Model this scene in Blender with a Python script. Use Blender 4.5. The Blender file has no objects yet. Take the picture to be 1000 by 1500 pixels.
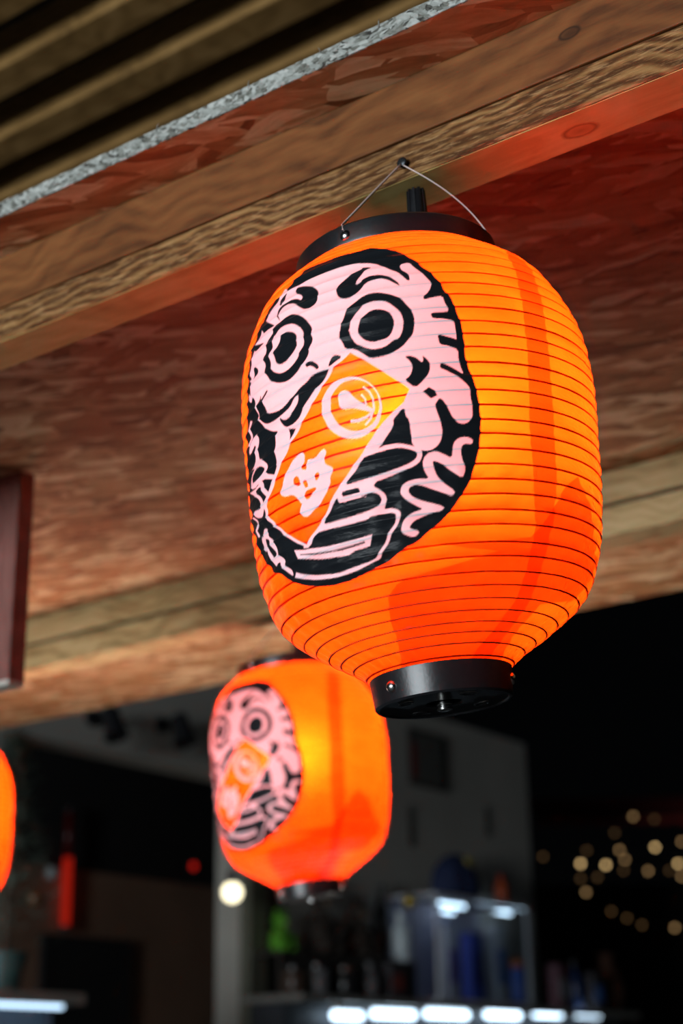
import bpy, bmesh, math, random
import numpy as np
from mathutils import Vector, Matrix

# ------------------------------------------------------------------ camera, light, exposure
scene = bpy.context.scene
C = scene.collection
F_PX, YAW, PITCH, ROLL = 2341.0, 0.6338, 0.34693, -0.0166
EYE = Vector((0.0, 0.0, 1.30))
_f = Vector((-math.sin(YAW) * math.cos(PITCH), math.cos(YAW) * math.cos(PITCH), math.sin(PITCH)))
_r = Vector((math.cos(YAW), math.sin(YAW), 0.0))
_u = _r.cross(_f)
RIGHT = _r * math.cos(ROLL) + _u * math.sin(ROLL)
UP = _u * math.cos(ROLL) - _r * math.sin(ROLL)
FWD = _f
cam_data = bpy.data.cameras.new('camera')
cam_data.sensor_fit = 'VERTICAL'
cam_data.sensor_height = 36.0
cam_data.lens = F_PX / 1500.0 * 36.0
cam_data.clip_start = 0.02
cam_data.dof.use_dof = True
cam_data.dof.focus_distance = 1.10
cam_data.dof.aperture_fstop = 5.2
cam_data.dof.aperture_blades = 0
cam = bpy.data.objects.new('camera', cam_data)
C.objects.link(cam)
cam.matrix_world = Matrix(((RIGHT.x, UP.x, -FWD.x, EYE.x), (RIGHT.y, UP.y, -FWD.y, EYE.y),
                           (RIGHT.z, UP.z, -FWD.z, EYE.z), (0, 0, 0, 1)))
scene.camera = cam

world = bpy.data.worlds.new('night')
scene.world = world
world.use_nodes = True
world.node_tree.nodes['Background'].inputs[0].default_value = (0.55, 0.62, 0.75, 1)
world.node_tree.nodes['Background'].inputs[1].default_value = 0.0012

scene.view_settings.view_transform = 'Standard'
scene.view_settings.look = 'None'
scene.view_settings.exposure = 0.0
scene.view_settings.gamma = 1.0
scene.view_settings.use_curve_mapping = False
scene.cycles.use_denoising = True
scene.cycles.max_bounces = 7
scene.cycles.sample_clamp_indirect = 6.0


def area_light(name, loc, target, sx, sy, power, col):
    d = bpy.data.lights.new(name, 'AREA')
    d.shape = 'RECTANGLE'
    d.size, d.size_y, d.energy, d.color = sx, sy, power, col
    o = bpy.data.objects.new(name, d)
    C.objects.link(o)
    o.location = loc
    o.rotation_euler = (Vector(target) - Vector(loc)).to_track_quat('-Z', 'Y').to_euler()
    return o


# the lit shop fronts across the aisle behind the photographer, and two added out-of-frame lamps that brighten the stall roof
area_light('shop_front_light', (-1.3, -5.6, 1.45), (-0.8, 0.95, 1.8), 3.2, 1.9, 400.0, (0.86, 0.95, 1.0))
area_light('roof_fill_side', (-2.38, 1.50, 1.52), (-1.55, 1.62, 2.05), 0.30, 0.30, 0.55, (1.0, 0.93, 0.82))
area_light('roof_fill_below', (-1.85, 2.08, 1.04), (-1.82, 1.98, 2.05), 1.7, 0.22, 4.9, (1.0, 0.93, 0.84)).data.spread = math.radians(95)

# ------------------------------------------------------------------ helpers
def tag(o, label=None, cat=None, group=None, kind=None):
    if label: o['label'] = label
    if cat: o['category'] = cat
    if group: o['group'] = group
    if kind: o['kind'] = kind
    return o


def empty(name, loc=(0, 0, 0)):
    o = bpy.data.objects.new(name, None)
    C.objects.link(o)
    o.empty_display_size = 0.05
    o.location = loc
    return o


def from_data(name, verts, faces, mat, parent=None, smooth=False, loc=None):
    me = bpy.data.meshes.new(name)
    me.from_pydata([tuple(v) for v in verts], [], faces)
    me.update()
    if smooth:
        me.polygons.foreach_set('use_smooth', [True] * len(me.polygons))
    if mat: me.materials.append(mat)
    o = bpy.data.objects.new(name, me)
    C.objects.link(o)
    if loc is not None: o.location = loc
    if parent: o.parent = parent
    return o


def from_bm(name, bm, mat, parent=None, smooth=False, loc=None):
    bmesh.ops.recalc_face_normals(bm, faces=bm.faces)
    me = bpy.data.meshes.new(name)
    bm.to_mesh(me)
    bm.free()
    if smooth:
        me.polygons.foreach_set('use_smooth', [True] * len(me.polygons))
    if mat: me.materials.append(mat)
    o = bpy.data.objects.new(name, me)
    C.objects.link(o)
    if loc is not None: o.location = loc
    if parent: o.parent = parent
    return o


def bm_box(bm, lo, hi, bevel=0.0):
    vs = [bm.verts.new((x, y, z)) for z in (lo[2], hi[2]) for y in (lo[1], hi[1]) for x in (lo[0], hi[0])]
    fs = [bm.faces.new([vs[i] for i in q]) for q in
          ((0, 2, 3, 1), (4, 5, 7, 6), (0, 1, 5, 4), (2, 6, 7, 3), (0, 4, 6, 2), (1, 3, 7, 5))]
    if bevel > 0:
        es = list({e for fc in fs for e in fc.edges})
        bmesh.ops.bevel(bm, geom=es, offset=bevel, segments=2, affect='EDGES', profile=0.6)


def box(name, lo, hi, mat, parent=None, bevel=0.0, loc=None):
    bm = bmesh.new()
    bm_box(bm, lo, hi, bevel)
    return from_bm(name, bm, mat, parent, loc=loc)


def lathe_data(prof, n=32, cx=0.0, cy=0.0, caps=(True, True)):
    v, f = [], []
    for r, z in prof:
        for k in range(n):
            t = 2 * math.pi * k / n
            v.append((cx + r * math.cos(t), cy + r * math.sin(t), z))
    for i in range(len(prof) - 1):
        for k in range(n):
            a, b = i * n + k, i * n + (k + 1) % n
            f.append((a, b, b + n, a + n))
    if caps[0]: f.append(tuple(range(n - 1, -1, -1)))
    if caps[1]: f.append(tuple(range((len(prof) - 1) * n, len(prof) * n)))
    return v, f


def lathe(name, prof, mat, parent=None, n=32, smooth=True, loc=None, caps=(True, True)):
    v, f = lathe_data(prof, n, caps=caps)
    o = from_data(name, v, f, mat, parent, smooth, loc)
    if smooth:
        for p in o.data.polygons:
            if len(p.vertices) > 4: p.use_smooth = False
        try:
            o.data.set_sharp_from_angle(angle=math.radians(40))
        except Exception:
            pass
    return o


def tube_data(pts, r, n=8):
    pts = [Vector(p) for p in pts]
    v, f = [], []
    ref = Vector((0.31, 0.17, 0.93))
    for i, p in enumerate(pts):
        t = (pts[min(i + 1, len(pts) - 1)] - pts[max(i - 1, 0)]).normalized()
        a = t.cross(ref).normalized()
        b = t.cross(a)
        rr = r[i] if isinstance(r, (list, tuple)) else r
        for k in range(n):
            w = 2 * math.pi * k / n
            v.append(p + a * math.cos(w) * rr + b * math.sin(w) * rr)
    for i in range(len(pts) - 1):
        for k in range(n):
            q, s = i * n + k, i * n + (k + 1) % n
            f.append((q, s, s + n, q + n))
    f.append(tuple(range(n - 1, -1, -1)))
    f.append(tuple(range((len(pts) - 1) * n, len(pts) * n)))
    return v, f


def tube(name, pts, r, mat, parent=None, n=8, loc=None):
    v, f = tube_data(pts, r, n)
    return from_data(name, v, f, mat, parent, True, loc)


def sphere_prof(r, z0, n=12, sq=1.0):
    return [(max(1e-4, r * math.sin(math.pi * i / n)), z0 - r * sq * math.cos(math.pi * i / n)) for i in range(n + 1)]


def copy_tree(o, parent=None):
    c = o.copy()
    C.objects.link(c)
    c.parent = parent
    for ch in o.children:
        copy_tree(ch, c)
    return c


def pixel_ray(px, py):
    return FWD + RIGHT * ((px - 500.0) / F_PX) - UP * ((py - 750.0) / F_PX)


def on_x(px, py, X):            # the point of the plane x = X seen along that direction
    d = pixel_ray(px, py)
    return EYE + d * (X / d.x)


def on_y(px, py, Y):
    d = pixel_ray(px, py)
    return EYE + d * (Y / d.y)


# ------------------------------------------------------------------ materials
def new_mat(name):
    m = bpy.data.materials.new(name)
    m.use_nodes = True
    nt = m.node_tree
    nt.nodes.clear()
    out = nt.nodes.new('ShaderNodeOutputMaterial')
    return m, nt, out


class NT:
    def __init__(self, nt): self.nt = nt

    def n(self, typ, **kw):
        nd = self.nt.nodes.new('ShaderNode' + typ)
        for k, v in kw.items():
            if k.startswith('i_'):
                nd.inputs[k[2:].replace('_', ' ')].default_value = v
            else:
                setattr(nd, k, v)
        return nd

    def l(self, a, b): self.nt.links.new(a, b)

    def math(self, op, a, b=None, clamp=False):
        nd = self.n('Math', operation=op, use_clamp=clamp)
        for i, s in enumerate((a, b)):
            if s is None: continue
            if isinstance(s, (int, float)): nd.inputs[i].default_value = s
            else: self.l(s, nd.inputs[i])
        return nd.outputs[0]

    def mix(self, fac, a, b, blend='MIX'):
        nd = self.n('Mix', data_type='RGBA', blend_type=blend)
        for i, s in ((0, fac), (6, a), (7, b)):
            if isinstance(s, (int, float)): nd.inputs[i].default_value = s
            elif isinstance(s, tuple): nd.inputs[i].default_value = s if len(s) == 4 else (*s, 1)
            else: self.l(s, nd.inputs[i])
        return nd.outputs[2]

    def ramp(self, fac, stops):
        nd = self.n('ValToRGB')
        cr = nd.color_ramp
        while len(cr.elements) < len(stops): cr.elements.new(0.5)
        for e, (p, c) in zip(cr.elements, stops):
            e.position = p
            e.color = (*c, 1)
        self.l(fac, nd.inputs[0])
        return nd.outputs[0]

    def mapping(self, vec, scale=(1, 1, 1), rot=(0, 0, 0), loc=(0, 0, 0)):
        nd = self.n('Mapping')
        nd.inputs['Scale'].default_value = scale
        nd.inputs['Rotation'].default_value = rot
        nd.inputs['Location'].default_value = loc
        self.l(vec, nd.inputs['Vector'])
        return nd.outputs[0]

    def noise(self, vec, scale, detail=4.0, rough=0.55):
        nd = self.n('TexNoise', i_Scale=scale, i_Detail=detail, i_Roughness=rough)
        self.l(vec, nd.inputs['Vector'])
        return nd


def plain(name, col, rough=0.5, spec=0.5, metal=0.0, bump=0.0, bscale=60.0, vary=0.15, emit=None, strength=0.0):
    m, nt, out = new_mat(name)
    N = NT(nt)
    b = N.n('BsdfPrincipled')
    tc = N.n('TexCoord')
    nz = N.noise(tc.outputs['Object'], bscale, 3.0)
    dark = tuple(c * (1 - vary) for c in col)
    light = tuple(min(1, c * (1 + vary)) for c in col)
    N.l(N.ramp(nz.outputs['Fac'], [(0.3, dark), (0.7, light)]), b.inputs['Base Color'])
    b.inputs['Roughness'].default_value = rough
    b.inputs['Metallic'].default_value = metal
    b.inputs['Specular IOR Level'].default_value = spec
    if bump > 0:
        bp = N.n('Bump', i_Strength=bump, i_Distance=0.002)
        N.l(nz.outputs['Fac'], bp.inputs['Height'])
        N.l(bp.outputs[0], b.inputs['Normal'])
    if emit:
        b.inputs['Emission Color'].default_value = (*emit, 1)
        b.inputs['Emission Strength'].default_value = strength
    N.l(b.outputs[0], out.inputs[0])
    return m


def wood_mat(name, dark, mid, light, axis='X', WAVE=0.12, FIB=0.38, WS=2.0, fine=1.0, bump=0.25, rough=0.62, knots=(), rot=0.0, sawn=0.0):
    m, nt, out = new_mat(name)
    N = NT(nt)
    tc = N.n('TexCoord')
    vec = tc.outputs['Object']
    s = {'X': (0.9, 9, 9), 'Y': (9, 0.9, 9), 'Z': (9, 9, 0.9)}[axis]
    mp = N.mapping(vec, tuple(k * fine for k in s), (0, rot, 0), (0.7, 0.3, 0.1))
    warp = N.noise(N.mapping(vec, (3, 3, 3)), 2.2, 2.0)
    mp2 = N.n('VectorMath', operation='ADD')
    sc = N.n('VectorMath', operation='SCALE')
    N.l(warp.outputs['Color'], sc.inputs[0])
    sc.inputs['Scale'].default_value = 1.1
    N.l(mp, mp2.inputs[0])
    N.l(sc.outputs[0], mp2.inputs[1])
    grain = N.noise(mp2.outputs[0], 2.4, 8.0, 0.62)
    fibre = N.noise(N.mapping(vec, tuple(k * 7 * fine for k in s)), 2.0, 4.0, 0.6)
    wave = N.n('TexWave', wave_type='BANDS', bands_direction='Z' if axis != 'Z' else 'X', i_Scale=WS, i_Distortion=6.0,
               i_Detail=3.0, i_Detail_Scale=0.7)
    N.l(mp2.outputs[0], wave.inputs['Vector'])
    t = N.math('ADD', N.math('MULTIPLY', grain.outputs['Fac'], 0.62), N.math('MULTIPLY', wave.outputs['Fac'], WAVE))
    t = N.math('ADD', t, N.math('MULTIPLY', fibre.outputs['Fac'], FIB))
    t = N.math('ADD', N.math('MULTIPLY', N.math('SUBTRACT', t, 0.5 + 0.5 * WAVE), 1.5), 0.52)
    col = N.ramp(t, [(0.3, dark), (0.52, mid), (0.78, light)])
    if sawn > 0:                       # rough sawn face: pale torn fibre flecks
        fl = N.noise(N.mapping(vec, (22, 240, 240) if axis == 'X' else (240, 22, 240), (0, 0.5, 0)), 2.0, 5.0, 0.7)
        fm = N.math('MULTIPLY', N.ramp(fl.outputs['Fac'], [(0.50, (0, 0, 0)), (0.66, (1, 1, 1))]), sawn)
        col = N.mix(fm, col, tuple(min(1, c * 1.5 + 0.05) for c in light))
    for (kx, ky, kz, kr) in knots:
        vm = N.n('VectorMath', operation='SUBTRACT')
        N.l(vec, vm.inputs[0])
        vm.inputs[1].default_value = (kx, ky, kz)
        mp3 = N.mapping(vm.outputs[0], (0.55 / kr, 1 / kr, 1 / kr))
        ln = N.n('VectorMath', operation='LENGTH')
        N.l(mp3, ln.inputs[0])
        wob = N.math('ADD', ln.outputs['Value'], N.math('MULTIPLY', N.math('SUBTRACT', grain.outputs['Fac'], 0.5), 0.9))
        kf = N.ramp(wob, [(0.0, (0.75, 0.75, 0.75)), (0.55, (0.5, 0.5, 0.5)), (0.75, (0.95, 0.95, 0.95)), (0.95, (0.15, 0.15, 0.15)), (1.0, (0, 0, 0))])
        col = N.mix(kf, col, tuple(c * 0.35 for c in dark))
    b = N.n('BsdfPrincipled')
    N.l(col, b.inputs['Base Color'])
    b.inputs['Roughness'].default_value = rough
    b.inputs['Specular IOR Level'].default_value = 0.25
    h = N.math('ADD', N.math('MULTIPLY', fibre.outputs['Fac'], 0.6), grain.outputs['Fac'])
    if sawn > 0: h = N.math('ADD', h, N.math('MULTIPLY', fl.outputs['Fac'], 1.5))
    bp = N.n('Bump', i_Strength=bump, i_Distance=0.002)
    N.l(h, bp.inputs['Height'])
    N.l(bp.outputs[0], b.inputs['Normal'])
    N.l(b.outputs[0], out.inputs[0])
    return m


def osb_mat(name, cols, edge=False, bump=0.5):
    """strand board: layers of long flat wood strands lying in random directions"""
    m, nt, out = new_mat(name)
    N = NT(nt)
    tc = N.n('TexCoord')
    vec = tc.outputs['Object']
    wn = N.noise(vec, 9.0, 2.0)
    ws = N.n('VectorMath', operation='SCALE')
    N.l(wn.outputs['Color'], ws.inputs[0])
    ws.inputs['Scale'].default_value = 0.035
    va = N.n('VectorMath', operation='ADD')
    N.l(vec, va.inputs[0])
    N.l(ws.outputs[0], va.inputs[1])
    vec = va.outputs[0]
    col = hgt = None
    if edge:
        layers = [((110, 300, 300), 0.04, 0), ((170, 400, 420), -0.3, 3.1), ((130, 300, 360), 0.35, 5.3)]
    else:
        layers = [((9, 45, 45), 0.22, 0), ((12, 60, 60), -0.35, 1.7), ((10, 50, 50), 0.6, 4.2), ((14, 90, 90), -0.08, 7.3), ((14, 70, 70), 0.4, 9.1)]
    for i, (s, rot, off) in enumerate(layers):
        r = (0, rot, 0) if edge else (0, 0, rot)
        mp = N.n('Mapping', vector_type='TEXTURE')
        mp.inputs['Rotation'].default_value = r
        mp.inputs['Location'].default_value = (off, off * 0.3, 0)
        mp.inputs['Scale'].default_value = tuple(1.0 / k for k in s)
        N.l(vec, mp.inputs['Vector'])
        v = N.n('TexVoronoi', feature='F1', i_Scale=1.0, i_Randomness=1.0)
        N.l(mp.outputs[0], v.inputs['Vector'])
        sp = N.n('SeparateColor')
        N.l(v.outputs['Color'], sp.inputs[0])
        fib = N.noise(mp.outputs[0], 1.1, 6.0, 0.7)
        tone = N.math('ADD', N.math('MULTIPLY', sp.outputs[0], 0.45), N.math('MULTIPLY', fib.outputs['Fac'], 0.55))
        c = N.ramp(tone, cols)
        if col is None:
            col, hgt = c, tone
        else:
            msk = N.math('GREATER_THAN', sp.outputs[1], 0.52)
            col = N.mix(msk, col, c)
            hm = N.n('Mix', data_type='FLOAT')
            N.l(msk, hm.inputs[0]); N.l(hgt, hm.inputs[2]); N.l(tone, hm.inputs[3])
            hgt = hm.outputs[0]
    b = N.n('BsdfPrincipled')
    N.l(col, b.inputs['Base Color'])
    b.inputs['Roughness'].default_value = 0.6
    b.inputs['Specular IOR Level'].default_value = 0.25
    bp = N.n('Bump', i_Strength=bump, i_Distance=0.002)
    N.l(hgt, bp.inputs['Height'])
    N.l(bp.outputs[0], b.inputs['Normal'])
    N.l(b.outputs[0], out.inputs[0])
    return m


def film_mat():
    """printed translucent plastic film: r = white ink, g = black ink, b = extra film layers / 2"""
    m, nt, out = new_mat('lantern_film')
    N = NT(nt)
    at = N.n('Attribute', attribute_name='print')
    sp = N.n('SeparateColor')
    N.l(at.outputs['Color'], sp.inputs[0])
    white, black, lay = sp.outputs[0], sp.outputs[1], sp.outputs[2]
    white = N.math('DIVIDE', white, N.math('MAXIMUM', N.math('SUBTRACT', 1.0, black), 0.02), clamp=True)
    tc = N.n('TexCoord')
    vec = tc.outputs['Object']
    thick = N.noise(N.mapping(vec, (1, 1, 2.2)), 26.0, 4.0, 0.6)
    tint = N.ramp(thick.outputs['Fac'], [(0.3, (0.74, 0.0225, 0.0005)), (0.7, (0.84, 0.0305, 0.0008))])
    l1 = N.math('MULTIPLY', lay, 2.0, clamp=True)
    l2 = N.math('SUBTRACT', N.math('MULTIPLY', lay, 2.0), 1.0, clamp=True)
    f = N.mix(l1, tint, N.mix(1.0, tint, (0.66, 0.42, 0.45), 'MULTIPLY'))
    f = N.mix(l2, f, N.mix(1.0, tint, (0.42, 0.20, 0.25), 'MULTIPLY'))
    # wrinkles of the film
    wr = N.noise(N.mapping(vec, (0.6, 0.6, 2.0)), 30.0, 5.0, 0.55)
    bp = N.n('Bump', i_Strength=0.5, i_Distance=0.005)
    N.l(wr.outputs['Fac'], bp.inputs['Height'])
    tr = N.n('BsdfTranslucent'); N.l(f, tr.inputs['Color'])
    df = N.n('BsdfDiffuse'); N.l(N.mix(1.0, f, (0.95, 1.1, 2.5), 'MULTIPLY'), df.inputs['Color'])
    film0 = N.n('MixShader', i_Fac=0.36)
    N.l(tr.outputs[0], film0.inputs[1]); N.l(df.outputs[0], film0.inputs[2])
    rf = N.n('BsdfRefraction', i_Roughness=1.0, i_IOR=1.45); N.l(f, rf.inputs['Color'])      # forward scatter of the thin film
    film = N.n('MixShader', i_Fac=0.125)
    N.l(film0.outputs[0], film.inputs[1]); N.l(rf.outputs[0], film.inputs[2])
    wt = N.n('BsdfTranslucent'); wt.inputs['Color'].default_value = (0.60, 0.030, 0.020, 1)
    wd = N.n('BsdfDiffuse'); wd.inputs['Color'].default_value = (0.88, 0.83, 0.91, 1)
    ink = N.n('MixShader', i_Fac=0.90)
    N.l(wt.outputs[0], ink.inputs[1]); N.l(wd.outputs[0], ink.inputs[2])
    s1 = N.n('MixShader'); N.l(white, s1.inputs[0]); N.l(film.outputs[0], s1.inputs[1]); N.l(ink.outputs[0], s1.inputs[2])
    kd = N.n('BsdfDiffuse'); kd.inputs['Color'].default_value = (0.012, 0.014, 0.017, 1)
    s2 = N.n('MixShader'); N.l(black, s2.inputs[0]); N.l(s1.outputs[0], s2.inputs[1]); N.l(kd.outputs[0], s2.inputs[2])
    gl = N.n('BsdfGlossy', i_Roughness=0.30); N.l(bp.outputs[0], gl.inputs['Normal'])
    fr = N.n('Fresnel', i_IOR=1.25); N.l(bp.outputs[0], fr.inputs['Normal'])
    s3 = N.n('MixShader')
    N.l(N.math('MULTIPLY', fr.outputs[0], 0.6), s3.inputs[0]); N.l(s2.outputs[0], s3.inputs[1]); N.l(gl.outputs[0], s3.inputs[2])
    N.l(s3.outputs[0], out.inputs[0])
    return m


def glow(name, col, strength):
    m, nt, out = new_mat(name)
    N = NT(nt)
    e = N.n('Emission', i_Strength=strength)
    e.inputs['Color'].default_value = (*col, 1)
    N.l(e.outputs[0], out.inputs[0])
    return m


def glass_mat(name, tint):
    m, nt, out = new_mat(name)
    N = NT(nt)
    t = N.n('BsdfTransparent'); t.inputs[0].default_value = (*tint, 1)
    g = N.n('BsdfGlossy', i_Roughness=0.05)
    fr = N.n('LayerWeight', i_Blend=0.5)
    s = N.n('MixShader')
    N.l(N.math('ADD', N.math('MULTIPLY', N.math('POWER', fr.outputs['Facing'], 5.0), 0.6), 0.03), s.inputs[0]); N.l(t.outputs[0], s.inputs[1]); N.l(g.outputs[0], s.inputs[2])
    N.l(s.outputs[0], out.inputs[0])
    return m


M = {}
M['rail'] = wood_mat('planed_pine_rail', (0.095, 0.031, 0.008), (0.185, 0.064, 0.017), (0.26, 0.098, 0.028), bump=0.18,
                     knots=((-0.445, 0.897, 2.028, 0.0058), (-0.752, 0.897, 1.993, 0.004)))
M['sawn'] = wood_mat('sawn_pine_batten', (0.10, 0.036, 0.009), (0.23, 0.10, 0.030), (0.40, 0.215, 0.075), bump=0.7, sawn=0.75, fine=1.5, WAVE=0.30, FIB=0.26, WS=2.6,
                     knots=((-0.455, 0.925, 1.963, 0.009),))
M['soffit'] = wood_mat('planed_pine_glow_soffit', (0.48, 0.32, 0.10), (0.64, 0.46, 0.16), (0.74, 0.56, 0.22), bump=0.15, knots=((-0.455, 0.925, 1.963, 0.009),))  # planed pine, made paler: part of the lantern glow is in the colour
M['rear'] = wood_mat('pale_pine_rail', (0.30, 0.20, 0.08), (0.50, 0.37, 0.17), (0.62, 0.48, 0.25), bump=0.2)
M['plank'] = wood_mat('brown_plank', (0.15, 0.06, 0.05), (0.22, 0.09, 0.075), (0.27, 0.12, 0.10), axis='Z', bump=0.2)
M['endgrain'] = plain('pale_end_grain', (0.55, 0.52, 0.46), 0.8)
M['slat'] = wood_mat('weathered_slat', (0.15, 0.080, 0.024), (0.29, 0.16, 0.050), (0.39, 0.225, 0.080), bump=0.2)
M['osb'] = osb_mat('strand_board', [(0.22, (0.15, 0.055, 0.018)), (0.40, (0.31, 0.14, 0.052)), (0.56, (0.43, 0.23, 0.10)), (0.72, (0.68, 0.49, 0.29))])
M['osb_edge'] = osb_mat('strand_board_cut_edge', [(0.27, (0.04, 0.035, 0.03)), (0.36, (0.20, 0.20, 0.17)), (0.52, (0.36, 0.37, 0.34)), (0.72, (0.58, 0.59, 0.55))], edge=True, bump=1.0)
M['film'] = film_mat()
M['black'] = plain('black_plastic', (0.012, 0.012, 0.014), 0.32, 0.5, bscale=300, bump=0.05)
M['wire'] = plain('dark_rib_wire', (0.03, 0.015, 0.01), 0.6)
M['steel'] = plain('bright_steel', (0.75, 0.74, 0.72), 0.22, metal=1.0, vary=0.05)
M['copper'] = plain('bare_hanging_wire', (0.74, 0.58, 0.54), 0.4, metal=0.15, vary=0.1)
M['iron'] = plain('dark_iron_screw', (0.05, 0.055, 0.06), 0.4, metal=0.8)
M['floor'] = plain('dark_concrete', (0.06, 0.058, 0.055), 0.8, bump=0.2, bscale=9)
M['white_wall'] = plain('white_plaster', (0.42, 0.40, 0.36), 0.85, bscale=2.5, vary=0.08)
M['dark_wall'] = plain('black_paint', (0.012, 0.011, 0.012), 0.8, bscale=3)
M['brown_wall'] = plain('brown_panelling', (0.30, 0.17, 0.11), 0.7, bscale=3)
M['far_wall'] = plain('far_dark_render', (0.045, 0.038, 0.038), 0.85, bscale=1)
M['red_cloth'] = plain('dark_red_canvas', (0.30, 0.02, 0.015), 0.85)
M['led'] = glow('cold_white_led', (0.62, 0.82, 1.0), 5.0)
M['led_dim'] = glow('cold_white_led_row', (0.55, 0.78, 1.0), 2.2)
M['warm_bright'] = glow('warm_bulb_bright', (1.0, 0.66, 0.28), 3.2)
M['warm_mid'] = glow('warm_bulb_mid', (1.0, 0.60, 0.25), 1.0)
M['warm_dim'] = glow('warm_bulb_dim', (1.0, 0.55, 0.22), 0.22)
M['globe'] = glow('warm_white_globe', (1.0, 0.90, 0.60), 3.0)
M['neon'] = glow('red_tube', (1.0, 0.03, 0.012), 0.30)
M['red_led'] = glow('red_indicator', (1.0, 0.02, 0.01), 0.6)
M['glass'] = glass_mat('cabinet_glass', (0.92, 0.95, 0.97))
M['counter'] = plain('grey_counter_board', (0.22, 0.21, 0.19), 0.6, bscale=8)
M['counter_front'] = plain('dark_counter_front', (0.035, 0.04, 0.05), 0.5, bscale=8)


def colour(key, col, rough=0.55, metal=0.0):
    if key not in M: M[key] = plain(key, col, rough, metal=metal, bscale=30)
    return M[key]


# ------------------------------------------------------------------ stall roof: board, beams
X0, X1 = -3.40, 0.95
ZB, ZC, ZT, ZP = 1.9635, 1.9968, 2.0520, 2.0672       # beam foot, joint, board underside, board top
ceiling = box('ceiling', (X0, 0.8465, ZT), (X1, 2.318, ZP), M['osb'])
tag(ceiling, 'strand board roof panel of the stall seen from below, glowing red at the front', 'roof panel', kind='structure')
# frayed cut edge of the board, facing the aisle
rng = np.random.default_rng(4)
nx, nz = 900, 9
xs = np.linspace(X0, X1, nx)
ev, ef = [], []
jit = np.cumsum(rng.normal(0, 1, nx)); jit = (jit - np.convolve(jit, np.ones(15) / 15, 'same')) * 0.00010
for j in range(nz):
    for i in range(nx):
        edge_z = (j in (0, nz - 1))
        ev.append((xs[i], 0.8462 - abs(rng.normal(0, 0.00035)), ZT + (ZP - ZT) * j / (nz - 1) + (jit[i] if j == nz - 1 else (rng.normal(0, 0.00012) if edge_z else 0))))
for j in range(nz - 1):
    for i in range(nx - 1):
        a = j * nx + i
        ef.append((a, a + 1, a + nx + 1, a + nx))
for row in (0, nz - 1):                 # return the edge into the board
    base = len(ev)
    for i in range(nx): ev.append((xs[i], 0.8475, ev[row * nx + i][2]))
    for i in range(nx - 1):
        a, b = row * nx + i, base + i
        ef.append((a, b, b + 1, a + 1) if row == 0 else (a, a + 1, b + 1, b))
edge = from_data('board_edge', ev, ef, M['osb_edge'], ceiling)
edge['label'] = 'pale grey frayed cut edge of the board'
# a few loose splinters on the cut edge
for k, (px_, py_, lean) in enumerate(((364, 121, 0.4), (470, 77, -0.5), (230, 190, 0.7), (555, 34, 0.2))):
    p = on_y(px_, py_, 0.8462)
    tube('splinter', [(p.x, 0.8458, ZP - 0.003), (p.x + 0.001 * lean, 0.8455, ZP + 0.0012), (p.x + 0.004 * lean, 0.845, ZP + 0.0042)],
         [0.0006, 0.0005, 0.0001], M['osb_edge'], ceiling, 5)

beam1 = empty('trim_1', (0, 0, 0))
tag(beam1, 'front roof beam of two stacked pine timbers that carries the large lantern', 'beam', kind='structure')
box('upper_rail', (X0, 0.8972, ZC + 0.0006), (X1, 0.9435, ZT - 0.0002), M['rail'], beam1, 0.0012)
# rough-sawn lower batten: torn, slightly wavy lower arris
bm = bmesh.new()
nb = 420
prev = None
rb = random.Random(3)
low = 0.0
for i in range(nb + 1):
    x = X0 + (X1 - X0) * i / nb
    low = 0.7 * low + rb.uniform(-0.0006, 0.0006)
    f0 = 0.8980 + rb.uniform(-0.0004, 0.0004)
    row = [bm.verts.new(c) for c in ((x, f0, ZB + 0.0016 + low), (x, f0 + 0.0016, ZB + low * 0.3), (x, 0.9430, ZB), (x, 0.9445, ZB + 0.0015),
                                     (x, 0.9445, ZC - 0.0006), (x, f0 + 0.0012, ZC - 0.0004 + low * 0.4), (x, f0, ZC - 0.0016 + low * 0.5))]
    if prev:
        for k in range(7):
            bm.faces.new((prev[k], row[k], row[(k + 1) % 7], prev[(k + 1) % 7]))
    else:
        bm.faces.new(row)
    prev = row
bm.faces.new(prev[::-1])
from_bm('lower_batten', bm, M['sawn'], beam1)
sf = box('soffit_glow_strip', (X0, 0.9012, ZB - 0.0004), (X1, 0.9440, ZB + 0.0006), M['soffit'], beam1, 0.0)  # thin facing added to brighten the beam underside
sf['label'] = 'smooth planed pine underside, paled to carry the lantern glow'

beam2 = empty('trim_2', (0, 0, 0))
tag(beam2, 'pale rear roof beam of two stacked pine timbers with a dark joint between', 'beam', kind='structure')
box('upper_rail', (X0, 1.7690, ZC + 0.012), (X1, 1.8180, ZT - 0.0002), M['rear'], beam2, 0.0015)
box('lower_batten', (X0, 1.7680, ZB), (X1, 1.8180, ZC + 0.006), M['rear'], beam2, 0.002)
box('dark_gap_strip', (X0, 1.7800, ZC + 0.005), (X1, 1.8150, ZC + 0.0125), M['dark_wall'], beam2)  # black strip stands in for the shade in the open gap

# plank hanging from the roof board, at the left edge of the picture
pl = empty('wooden_plank', (-1.50, 1.30, 1.772))
tag(pl, 'brown upright plank hanging from the strand board at the left picture edge', 'plank')
box('board', (-0.055, -0.010, 0.006), (0.043, 0.016, ZT - 1.772), M['plank'], pl, 0.0015)
box('cut_end', (-0.0545, -0.0095, 0.0), (0.0425, 0.0155, 0.007), M['endgrain'], pl, 0.001)

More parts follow.
